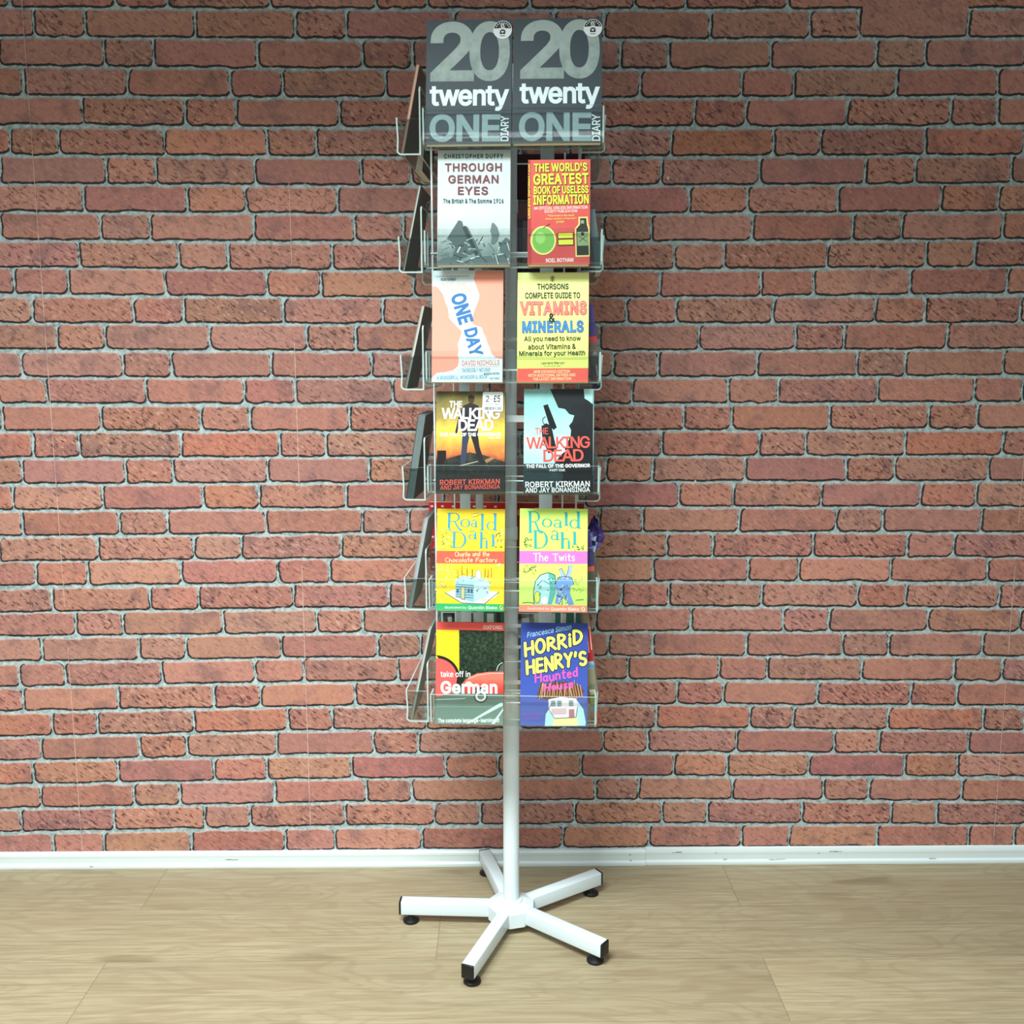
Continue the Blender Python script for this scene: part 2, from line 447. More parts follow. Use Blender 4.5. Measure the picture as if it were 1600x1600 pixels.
def build_wall():
    V, Fc = [], []
    tone, prn, ruf = [], [], []

    def addv(p, t, q, r):
        V.append(p)
        tone.append(t)
        prn.append(q)
        ruf.append(r)
        return len(V) - 1
    X0, X1, ZT = -2.25, 2.25, 2.30
    back = [addv(p, (.6, .4, .3), (0, 0, 0), 0) for p in
            ((X0, 0, 0), (X1, 0, 0), (X1, 0, ZT), (X0, 0, ZT), (X0, .09, 0), (X1, .09, 0), (X1, .09, ZT), (X0, .09, ZT))]
    for q in ((0, 1, 2, 3), (5, 4, 7, 6), (3, 2, 6, 7), (1, 5, 6, 2), (4, 0, 3, 7)):
        Fc.append([back[i] for i in q])
    rnd = random.Random(11)

    def zrow(i, x):
        a = ROWZ[i]
        xs = (-1.2, -.4, .4, 1.2)
        return float(np.interp(x, xs, a)) if -1.2 < x < 1.2 else (a[0] if x < 0 else a[3])
    nrows = len(JOINTS)
    rows = []
    for i in range(nrows):
        L = []
        for tok in JOINTS[i].split():
            L.append((int(tok[:-1]) / 1000.0, 'abc'.index(tok[-1])))
        rows.append((i - 1, L, lambda x, i=i: zrow(i, x)))
    # two more courses above the frame, repeats of the ones a period below
    for e in (1, 2):
        src = 11 - e
        rows.append((-1 - e, rows[src][1], lambda x, e=e: zrow(0, x) + 0.0577 * e))
    for e in (3, 4, 5, 6):
        src = 11 - e
        rows.append((-1 - e, rows[src][1], lambda x, e=e: zrow(0, x) + 0.0577 * e))
    for r, L, zf in rows:
        for (xa, ca), (xb, cb) in zip(L, L[1:]):
            xl, xr = max(xa, X0) + 0.0036, min(xb, X1) - 0.0036
            if xr - xl < 0.012 or xb - xa > 0.30:
                continue
            cx = (xl + xr) / 2
            cz = zf(cx) - 0.0006
            if cz < 0.045 or cz > ZT - 0.03:
                continue
            key = ((r - 1) % 11, ca)
            col, rough = BR.get(key, ((.7, .48, .42), .5))
            j = rnd.uniform(-.025, .025)
            col = tuple(a + (b_ - a) * .50 for a, b_ in zip(col, (.74, .532, .485)))
            col = lin(tuple(x + j + rnd.uniform(-.012, .012) for x in col))
            hw, hh = (xr - xl) / 2, 0.0250
            z_up = 0.0
            if r == 1 and ca == 1 and xa > 0.7 and xb < 1.1:
                z_up = 0.03            # the sheet is patched here: this brick runs up over the next course
            ph = [rnd.uniform(0, 6.28) for _ in range(8)]
            am = [rnd.uniform(.2, 1) for _ in range(8)]
            cr = [rnd.uniform(.0045, .0135) for _ in range(4)]
            slope = (zf(cx + .05) - zf(cx - .05)) / .1
            pts = []
            # perimeter, counter-clockwise seen from the room
            def corner(cxx, czz, rr, a0):
                for k in range(5):
                    a = a0 + k * (PI / 2) / 4
                    pts.append((cxx + rr * math.cos(a), czz + rr * math.sin(a), math.cos(a), math.sin(a)))

            def side(p, q, nx, nz, n):
                for k in range(1, n):
                    t = k / n
                    pts.append((p[0] + (q[0] - p[0]) * t, p[1] + (q[1] - p[1]) * t, nx, nz))
            nl = max(6, int(hw * 2 / 0.006))
            t0 = hh + z_up
            corner(hw - cr[0], t0 - cr[0], cr[0], 0)
            side((hw - cr[0], t0), (-hw + cr[1], t0), 0, 1, nl)
            corner(-hw + cr[1], t0 - cr[1], cr[1], PI / 2)
            side((-hw, t0 - cr[1]), (-hw, -hh + cr[2]), -1, 0, 7)
            corner(-hw + cr[2], -hh + cr[2], cr[2], PI)
            side((-hw + cr[2], -hh), (hw - cr[3], -hh), 0, -1, nl)
            corner(hw - cr[3], -hh + cr[3], cr[3], 3 * PI / 2)
            side((hw, -hh + cr[3]), (hw, t0 - cr[0]), 1, 0, 7)
            n = len(pts)
            yb = -0.0006 - (0.0003 if z_up else 0)
            rings = [[], [], [], []]
            for i, (px, pz, nx, nz) in enumerate(pts):
                s = i / n * 2 * PI
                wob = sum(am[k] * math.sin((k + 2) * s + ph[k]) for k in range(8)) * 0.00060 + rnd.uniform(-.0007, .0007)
                wd = max(0.0, -nz) * 1.05 + max(0.0, -nx) * 0.9 + max(0.0, nx) * 0.55 + max(0.0, nz) * 0.22  # printed shade: rim darkest below and left of each brick
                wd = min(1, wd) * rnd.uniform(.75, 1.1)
                pl = max(0.0, nz) * .75 + max(0.0, nx) * .8  # printed highlight: rim palest on the top and right edges
                dx = -hw + 0
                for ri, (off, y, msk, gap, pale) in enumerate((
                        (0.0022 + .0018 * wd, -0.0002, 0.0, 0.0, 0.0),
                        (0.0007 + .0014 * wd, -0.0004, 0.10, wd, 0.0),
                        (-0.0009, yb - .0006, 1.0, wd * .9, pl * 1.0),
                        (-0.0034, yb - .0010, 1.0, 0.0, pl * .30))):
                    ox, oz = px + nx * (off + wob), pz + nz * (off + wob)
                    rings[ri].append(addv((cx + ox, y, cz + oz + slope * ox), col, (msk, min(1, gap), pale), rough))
            for a, bb in zip(rings, rings[1:]):
                for i in range(n):
                    k = (i + 1) % n
                    Fc.append((a[i], a[k], bb[k], bb[i]))
            Fc.append(tuple(rings[-1]))
    # butt seams of the paper lengths and a few pinholes and nicks
    for sx, z0, z1 in ((-.9745, .04, 1.9), (-.4435, .1, 1.45), (1.153, .04, 1.0)):
        z = z0
        while z < z1:
            l = rnd.uniform(.04, .22)
            if rnd.random() < .72:
                w = rnd.uniform(.0005, .0009)
                q = [addv(p, lin((.86, .74, .70)), (1, 0, 0), 0) for p in
                     ((sx - w, -.0024, z), (sx + w, -.0024, z), (sx + w, -.0024, z + l), (sx - w, -.0024, z + l))]
                Fc.append(q)
            z += l
    for nx, nz, rr in ((.353, 1.544, .0035), (.352, 1.70, .002), (.424, .897, .0035), (.428, .90, .004), (.300, .168, .003), (.463, 1.565, .0015)):
        q = [addv((nx + rr * math.cos(a) * rnd.uniform(.5, 1), -.0026, nz + rr * math.sin(a) * rnd.uniform(.6, 1.6)), lin((.9, .9, .85)), (1, 0, 1), 0)
             for a in [k * PI / 4 for k in range(8)]]
        Fc.append(q)
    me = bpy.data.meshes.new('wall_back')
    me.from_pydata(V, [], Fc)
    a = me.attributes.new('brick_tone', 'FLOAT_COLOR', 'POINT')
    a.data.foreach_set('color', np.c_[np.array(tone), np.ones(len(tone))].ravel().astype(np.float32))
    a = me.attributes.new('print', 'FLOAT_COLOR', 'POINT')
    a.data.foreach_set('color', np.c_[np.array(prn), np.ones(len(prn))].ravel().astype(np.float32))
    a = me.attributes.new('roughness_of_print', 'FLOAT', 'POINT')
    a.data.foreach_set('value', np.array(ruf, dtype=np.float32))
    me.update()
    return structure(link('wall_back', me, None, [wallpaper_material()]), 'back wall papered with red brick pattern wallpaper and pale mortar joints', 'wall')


build_wall()


# ------------------------------------------------------------------ floor
def floor_material():
    m, nt, b = new_mat('oak_laminate')
    N, L = nt.nodes, nt.links

    def M(op, a, bb=None, c=None):
        n = N.new('ShaderNodeMath')
        n.operation = op
        for i, v in enumerate((a, bb, c)):
            if v is None:
                continue
            if isinstance(v, (int, float)):
                n.inputs[i].default_value = v
            else:
                L.new(v, n.inputs[i])
        return n.outputs[0]

    def mix(f, a, c):
        n = N.new('ShaderNodeMix')
        n.data_type = 'RGBA'
        if isinstance(f, (int, float)):
            n.inputs['Factor'].default_value = f
        else:
            L.new(f, n.inputs['Factor'])
        for k, v in (('A', a), ('B', c)):
            if isinstance(v, tuple):
                n.inputs[k].default_value = v + (1,)
            else:
                L.new(v, n.inputs[k])
        return n.outputs['Result']

    def smooth(v, lo, hi):
        n = N.new('ShaderNodeMapRange')
        n.interpolation_type = 'SMOOTHSTEP'
        n.inputs['From Min'].default_value = lo
        n.inputs['From Max'].default_value = hi
        L.new(v, n.inputs['Value'])
        return n.outputs['Result']
    tc = N.new('ShaderNodeTexCoord')
    sp = N.new('ShaderNodeSeparateXYZ')
    L.new(tc.outputs['Object'], sp.inputs['Vector'])
    X, Y = sp.outputs['X'], sp.outputs['Y']
    yr = M('DIVIDE', M('ADD', Y, 0.0), 0.188)
    row = M('FLOOR', yr)
    par = M('MODULO', M('ADD', row, 101.0), 2.0)      # row -1 -> even
    off = M('MULTIPLY_ADD', par, -0.645, 0.515)
    xr = M('DIVIDE', M('SUBTRACT', X, off), 1.29)
    pid = M('FLOOR', xr)
    cid = N.new('ShaderNodeCombineXYZ')
    L.new(row, cid.inputs['X'])
    L.new(pid, cid.inputs['Y'])
    wn = N.new('ShaderNodeTexWhiteNoise')
    wn.noise_dimensions = '2D'
    L.new(cid.outputs[0], wn.inputs['Vector'])
    rv = wn.outputs['Value']

    def grain(sx, sy, scale, detail, dist=0.0, rough=0.6):
        cb = N.new('ShaderNodeCombineXYZ')
        L.new(M('MULTIPLY', X, sx), cb.inputs['X'])
        L.new(M('MULTIPLY', Y, sy), cb.inputs['Y'])
        L.new(M('MULTIPLY', rv, 37.0), cb.inputs['Z'])
        n = N.new('ShaderNodeTexNoise')
        n.inputs['Scale'].default_value = scale
        n.inputs['Detail'].default_value = detail
        n.inputs['Distortion'].default_value = dist
        n.inputs['Roughness'].default_value = rough
        L.new(cb.outputs[0], n.inputs['Vector'])
        return n.outputs['Fac']
    field = grain(2.2, 9.0, 1.0, 2.0, 0.6)
    rings = M('SINE', M('MULTIPLY', field, 70.0))
    rings = smooth(rings, 0.15, 1.0)
    fibre = grain(5.0, 150.0, 1.0, 6.0, 0.35, 0.75)
    blotch = grain(2.5, 6.0, 1.0, 3.0)
    knot = smooth(grain(3.2, 9.5, 1.0, 1.0, 0.3), 0.655, 0.74)
    c = mix(smooth(fibre, 0.35, 0.68), lin((.69, .645, .53)), lin((.585, .53, .415)))
    c = mix(M('MULTIPLY', smooth(blotch, 0.45, 0.7), 0.45), c, lin((.64, .58, .46)))
    c = mix(M('MULTIPLY', rings, M('MULTIPLY_ADD', blotch, 0.7, -0.06)), c, lin((.57, .50, .39)))
    c = mix(M('MULTIPLY', knot, 0.42), c, lin((.42, .34, .24)))
    tint = M('MULTIPLY_ADD', rv, 0.24, -0.12)
    hs = N.new('ShaderNodeHueSaturation')
    L.new(M('ADD', 1.0, tint), hs.inputs['Value'])
    L.new(c, hs.inputs['Color'])
    c = hs.outputs['Color']
    # joints between planks
    fy = M('ABSOLUTE', M('SUBTRACT', M('FRACT', yr), 0.5))
    fx = M('ABSOLUTE', M('SUBTRACT', M('FRACT', xr), 0.5))
    jt = M('MAXIMUM', smooth(fy, 0.4955, 0.499), smooth(fx, 0.4991, 0.4997))
    c = mix(M('MULTIPLY', jt, 0.55), c, lin((.40, .33, .24)))
    L.new(c, b.inputs['Base Color'])
    b.inputs['Roughness'].default_value = 0.45
    b.inputs['Specular IOR Level'].default_value = 0.35
    bp = N.new('ShaderNodeBump')
    bp.inputs['Strength'].default_value = 0.12
    bp.inputs['Distance'].default_value = 0.001
    L.new(fibre, bp.inputs['Height'])
    L.new(bp.outputs['Normal'], b.inputs['Normal'])
    return m


bm = bmesh.new()
box(bm, -2.25, 2.25, -4.2, 0.09, -0.03, 0.0)
structure(mesh_obj('floor', bm, floor_material()), 'pale oak laminate plank floor in front of the brick papered wall', 'floor')

# ------------------------------------------------------------------ skirting: rounded top, bead at the foot
white_paint = flat((.90, .955, .955), 0.35, noise=.03, scale=25, name='white_gloss_paint')
def skirting(bm, x0, x1, dy=0.0, top=0.0385):
    pr = [(0.0, 0.0), (-.0145, 0.0), (-.0150, .004), (-.0145, .0075), (-.0125, .0100), (-.0105, .0115), (-.0105, .024), (-.0110, .028),
          (-.0105, .032), (-.0085, top - .002), (-.005, top), (0.0, top)]
    a = [bm.verts.new((x0, y + dy if y < 0 else y, z)) for y, z in pr]
    b = [bm.verts.new((x1, y + dy if y < 0 else y, z)) for y, z in pr]
    for i in range(len(pr) - 1):
        bm.faces.new((a[i], b[i], b[i + 1], a[i + 1]))
    bm.faces.new(a)
    bm.faces.new(list(reversed(b)))
    bmesh.ops.recalc_face_normals(bm, faces=bm.faces)

bm = bmesh.new()
skirting(bm, -2.25, 0.3355, 0.0, .0370)
skirting(bm, 0.3362, 2.25, 0.002, .0400)
rn = random.Random(3)
for sx, sz, w in ((-.62, .019, .016), (-.95, .006, .003), (.30, .026, .002), (.30, .012, .002), (.5, .028, .002), (.52, .0135, .004), (.74, .026, .002), (.40, .030, .02), (.78, .030, .012), (.64, .0135, .012), (1.0, .0135, .01)):
    for k in range(3):
        x = sx + rn.uniform(-w, w)
        z = sz + rn.uniform(-.001, .001)
        l = rn.uniform(.3, 1) * w
        yy = -.0113 - (.0 if sx < .336 else -.002)
        yy = -.0128 if sz < .015 and sz > .0115 else yy
        if sz < .008:
            yy = -.0155
        vs = [bm.verts.new(p) for p in ((x - l, yy, z - .0005), (x + l, yy, z - .0003), (x + l * .8, yy, z + .0005), (x - l * .7, yy, z + .0004))]
        bm.faces.new(vs).material_index = 1
o = mesh_obj('baseboard_back', bm, [white_paint, flat((.45, .47, .45), 0.7, name='scuff')])
structure(o, 'low white glossy skirting board along the foot of the brick wall', 'baseboard')

# ------------------------------------------------------------------ the spinner stand
AX, AY = 0.0196, -0.2497
TURN = math.radians(-3.6)
TIER = [1.5204, 1.3224, 1.1185, 0.9195, 0.7146, 0.4990]        # underside of each tier of trays
RAISE = [0.003, 0.003, 0.0085, 0.0115, 0.003, 0.004]           # tray floor above the lip's lower edge
BACK, LIP = 0.150, 0.188                                       # distances from the axis

stand_white = flat((.87, .93, .95), 0.32, noise=.02, scale=30, name='white_powder_coat', bump=.02)
black_plastic = flat((.06, .065, .07), 0.42, noise=.1, scale=200, name='black_plastic')
wire_white = flat((.90, .95, .95), 0.3, name='white_wire_coating')


def acrylic(name, tint, gloss, edge=False):
    m, nt, b = new_mat(name)
    N, L = nt.nodes, nt.links
    out = N['Material Output']
    tr = N.new('ShaderNodeBsdfTransparent')
    tr.inputs['Color'].default_value = lin(tint) + (1,)
    mx = N.new('ShaderNodeMixShader')
    tc = N.new('ShaderNodeTexCoord')
    nz = N.new('ShaderNodeTexNoise')
    nz.inputs['Scale'].default_value = 18
    nz.inputs['Detail'].default_value = 3
    L.new(tc.outputs['Object'], nz.inputs['Vector'])
    if edge:
        b.inputs['Base Color'].default_value = lin((.80, .90, .89)) + (1,)
        b.inputs['Roughness'].default_value = 0.25
        L.new(tr.outputs[0], mx.inputs[1])
        L.new(b.outputs[0], mx.inputs[2])
        mx.inputs[0].default_value = gloss
    else:
        gl = N.new('ShaderNodeBsdfGlossy')
        gl.inputs['Roughness'].default_value = 0.03
        lw = N.new('ShaderNodeFresnel')
        lw.inputs['IOR'].default_value = 1.45
        mu = N.new('ShaderNodeMath')
        mu.operation = 'MULTIPLY_ADD'
        mu.inputs[1].default_value = gloss
        mu.inputs[2].default_value = 0.004
        mi_ = N.new('ShaderNodeMath')
        mi_.operation = 'MINIMUM'
        mi_.inputs[1].default_value = 0.10
        L.new(lw.outputs[0], mi_.inputs[0])
        L.new(mi_.outputs[0], mu.inputs[0])
        bp = N.new('ShaderNodeBump')
        bp.inputs['Strength'].default_value = 0.08
        bp.inputs['Distance'].default_value = 0.004
        L.new(nz.outputs['Fac'], bp.inputs['Height'])
        L.new(bp.outputs['Normal'], gl.inputs['Normal'])
        L.new(tr.outputs[0], mx.inputs[1])
        L.new(gl.outputs[0], mx.inputs[2])
        L.new(mu.outputs[0], mx.inputs[0])
    L.new(mx.outputs[0], out.inputs['Surface'])
    return m


AC = acrylic('clear_acrylic', (.975, .985, .985), 0.85)
AC_END = acrylic('hazy_acrylic', (.90, .915, .91), 0.9)
AC_EDGE = acrylic('acrylic_edge', (.8, .88, .88), 0.72, True)

stand = thing('book_stand', 'tall white revolving book stand with clear acrylic trays on a five armed foot', 'book stand',
              (AX, AY, 0), (0, 0, TURN))


def turned(x, y, a):
    return x * math.cos(a) - y * math.sin(a), x * math.sin(a) + y * math.cos(a)


# pole, in three telescoping lengths
bm = bmesh.new()
lathe(bm, [(0, .020), (.0164, .020), (.0164, .490), (.0150, .494), (.0138, .495), (.0138, .712), (.0126, .716), (.0114, .717), (.0114, 1.70), (0, 1.702)], 40)
o = mesh_obj('pole', bm, stand_white, stand)
smooth_by_angle(o)
for zc in (.83, .585, 1.24, 1.45):
    bm = bmesh.new()
    r = .0138 if zc < .7 else .0114
    lathe(bm, [(r, zc - .012), (r + .0016, zc - .012), (r + .0016, zc + .012), (r, zc + .012)], 36)
    smooth_by_angle(mesh_obj('collar', bm, stand_white, stand))

# hub and five box-section legs
PH = 3.0862 - TURN
Z0, Z1 = .0200, .0490
HW = .0128
bm = bmesh.new()
pts = []
for k in range(5):
    a = PH + k * 2 * PI / 5
    for s in (-1, 1):
        pts.append((a, s))
hub = []
for a, s in pts:
    ca, sa = math.cos(a), math.sin(a)
    hub.append((ca * .047 - sa * s * (HW + .002), sa * .047 + ca * s * (HW + .002)))
vb = [bm.verts.new((x, y, Z0 - .004)) for x, y in hub]
vt = [bm.verts.new((x, y, Z1 - .002)) for x, y in hub]
for i in range(10):
    j = (i + 1) % 10
    bm.faces.new((vb[i], vb[j], vt[j], vt[i]))
vi = [bm.verts.new((x * .62, y * .62, Z1 + .004)) for x, y in hub]
for i in range(10):
    j = (i + 1) % 10
    bm.faces.new((vt[i], vt[j], vi[j], vi[i]))
bm.faces.new(vi)
bm.faces.new(list(reversed(vb)))
bmesh.ops.recalc_face_normals(bm, faces=bm.faces)
bmesh.ops.bevel(bm, geom=list(bm.edges), offset=.0012, segments=2, profile=.5, affect='EDGES', clamp_overlap=True)
mesh_obj('base_hub', bm, stand_white, stand)
bm = bmesh.new()
lathe(bm, [(.0164, .050), (.024, .0525), (.0225, .057), (.0164, .0585)], 36)
smooth_by_angle(mesh_obj('weld_collar', bm, stand_white, stand))
for k in range(5):
    a = PH + k * 2 * PI / 5
    M4 = Matrix.Rotation(a, 4, 'Z')
    bm = bmesh.new()
    box(bm, .042, .2305, -HW, HW, Z0, Z1)
    bevel_all(bm, .0022, 3)
    bmesh.ops.transform(bm, matrix=M4, verts=bm.verts)
    leg = mesh_obj('leg', bm, stand_white, stand)
    smooth_by_angle(leg, 30)
    bm = bmesh.new()
    box(bm, .2300, .2345, -HW + .0002, HW - .0002, Z0 + .0002, Z1 - .0002)
    bevel_all(bm, .0018, 3)
    bmesh.ops.transform(bm, matrix=M4, verts=bm.verts)
    smooth_by_angle(mesh_obj('end_cap', bm, black_plastic, leg), 30)
    bm = bmesh.new()
    lathe(bm, [(0, .0005), (.0155, .0005), (.0170, .002), (.0165, .0052), (.0125, .0078), (.0085, .0092), (.0070, .0120), (.0068, .0204), (0, .0206)], 36)
    bmesh.ops.transform(bm, matrix=M4 @ Matrix.Translation((.2107, 0, 0)), verts=bm.verts)
    smooth_by_angle(mesh_obj('rubber_foot', bm, black_plastic, leg), 35)

# wire uprights at the four corners, strips behind the front pockets, cross bars
for sx, sy in ((-.132, -.128), (.125, -.128), (.1, .128), (-.125, .128)):
    bm = bmesh.new()
    tube(bm, [(sx, sy, TIER[5] + .01), (sx, sy, TIER[0] + .05)], .0018, 10)
    o = mesh_obj('wire_upright', bm, wire_white, stand)
    smooth_by_angle(o)
for xs, w in ((-.087, .010), (-.0595, .007), (.068, .0125)):
    bm = bmesh.new()
    box(bm, xs - w, xs + w, -.0315, -.0295, TIER[5] + .02, TIER[0] + .10)
    mesh_obj('back_strip', bm, stand_white, stand)
for i, zb in enumerate((1.36, 1.205, 1.061, .745, .650, .607, .535, .512)):
    bm = bmesh.new()
    h = (.003, .003, .0062, .002, .0032, .003, .0042, .0022)[i]
    yb = -.115 if i == 2 else -.0292
    box(bm, -.104, .104, yb, yb + .003, zb - h, zb + h)
    bevel_all(bm, .0006, 1)
    mesh_obj('cross_bar', bm, wire_white, stand)
for z in TIER:
    bm = bmesh.new()
    zb = z + .030
    pts = []
    for (x, y) in ((-.134, -.1305), (.127, -.1305), (.127, .1305), (-.134, .1305), (-.134, -.1305)):
        pts.append((x, y, zb))
    for p, q in zip(pts, pts[1:]):
        tube(bm, [p, q], .0014, 8)
    for p, q in (((-.134, -.06, zb), (.127, -.06, zb)), ((0, -.06, zb), (0, .06, zb))):
        tube(bm, [p, q], .0014, 8)
    smooth_by_angle(mesh_obj('wire_ring', bm, wire_white, stand))


def rounded_rect(x0, x1, z0, z1, r, top_only=True, n=6):
    p = [(x0, z0), (x1, z0)]
    for k in range(n + 1):
        a = k / n * PI / 2
        p.append((x1 - r + r * math.cos(a), z1 - r + r * math.sin(a)))
    for k in range(n + 1):
        a = PI / 2 + k / n * PI / 2
        p.append((x0 + r + r * math.cos(a), z1 - r + r * math.sin(a)))
    return p


def tray(z, face, x0, x1, fz, inset=0.0):
    """one bent acrylic pocket: high back, floor, upturned lip; two end walls"""
    T = .0026
    Rz = Matrix.Rotation(face, 4, 'Z')
    zf = z + fz - .001
    BACK, LIP = .150 - inset, .188 - inset

    def plate(outline, place, name, par, mat):
        bm = bmesh.new()
        f0 = [bm.verts.new(place(u, v, 0)) for u, v in outline]
        f1 = [bm.verts.new(place(u, v, T)) for u, v in outline]
        bm.faces.new(f0)
        bm.faces.new(list(reversed(f1)))
        n = len(outline)
        for i in range(n):
            j = (i + 1) % n
            bm.faces.new((f0[j], f0[i], f1[i], f1[j])).material_index = 1
        bmesh.ops.recalc_face_normals(bm, faces=bm.faces)
        bmesh.ops.transform(bm, matrix=Rz, verts=bm.verts)
        return mesh_obj(name, bm, [mat, AC_EDGE], par)
    # floor and lip are one bent sheet
    prof = [(-BACK, zf)]
    R = .007
    prof.append((-(LIP - R), zf))
    for k in range(1, 7):
        a = -PI / 2 - k / 6 * (PI / 2 - .03)
        prof.append((-(LIP - R) - .0014 * k / 6 + R * math.cos(a), zf + R + R * math.sin(a)))
    for k in (1, 2, 3):                    # tilt added so the top tray's lip mirrors the rear lamp
        prof.append((-(LIP + .0014) + .00037 * k, zf + R + .0052 * k))
    prof.append((-(LIP + .0004), zf + R + .021))
    prof.append((-(LIP + .0022), z + .064))
    nn = len(prof)
    inn = []
    for i in range(nn):
        a = prof[max(0, i - 1)]
        b = prof[min(nn - 1, i + 1)]
        d = Vector((b[0] - a[0], b[1] - a[1])).normalized()
        inn.append((prof[i][0] + d[1] * T, prof[i][1] - d[0] * T))
    bm = bmesh.new()
    V = []
    for X in (x0, x1):
        V.append(([bm.verts.new((X, y, zz)) for y, zz in prof], [bm.verts.new((X, y, zz)) for y, zz in inn]))
    for i in range(nn - 1):
        bm.faces.new((V[0][0][i], V[1][0][i], V[1][0][i + 1], V[0][0][i + 1])).smooth = True
        bm.faces.new((V[0][1][i + 1], V[1][1][i + 1], V[1][1][i], V[0][1][i])).smooth = True
        for s in (0, 1):
            q = (V[s][0][i], V[s][0][i + 1], V[s][1][i + 1], V[s][1][i])
            bm.faces.new(q).material_index = 1
    for i in (0, nn - 1):
        bm.faces.new((V[0][0][i], V[1][0][i], V[1][1][i], V[0][1][i])).material_index = 1
    bmesh.ops.recalc_face_normals(bm, faces=bm.faces)
    bmesh.ops.transform(bm, matrix=Rz, verts=bm.verts)
    t = mesh_obj('tray', bm, [AC, AC_EDGE], stand)
    smooth_by_angle(t, 30)
    plate(rounded_rect(x0, x1, zf, z + .116, .009), lambda u, v, w: (u, -BACK + w, v), 'back_panel', t, AC)
    prof2 = [(-BACK, zf + .003), (-(LIP - .004), zf + .003), (-(LIP - .0006), zf + .008), (-(LIP + .0012), z + .062), (-BACK, z + .062)]
    for X in (x0 + .0004, x1 - T - .0004):
        plate(prof2, lambda u, v, w, X=X: (X + w, u, v), 'end_wall', t, AC_END)
    return t


FRONT, RIGHT, REAR, LEFT = 0.0, PI / 2, PI, -PI / 2
for i, z in enumerate(TIER):
    tray(z, FRONT, -.139, .165, RAISE[i])
    tray(z - .007, LEFT, -.147, .147, .003)
    tray(z - .007, RIGHT, -.147, .147, .003, .021)
    tray(z, REAR, -.150, .150, .003)

# ------------------------------------------------------------------ books
paper = flat((.90, .89, .80), 0.85, noise=.06, scale=400, name='page_edges')
paper_grey = flat((.72, .74, .70), 0.85, noise=.06, scale=400, name='grey_page_edges')
_fonts = {}

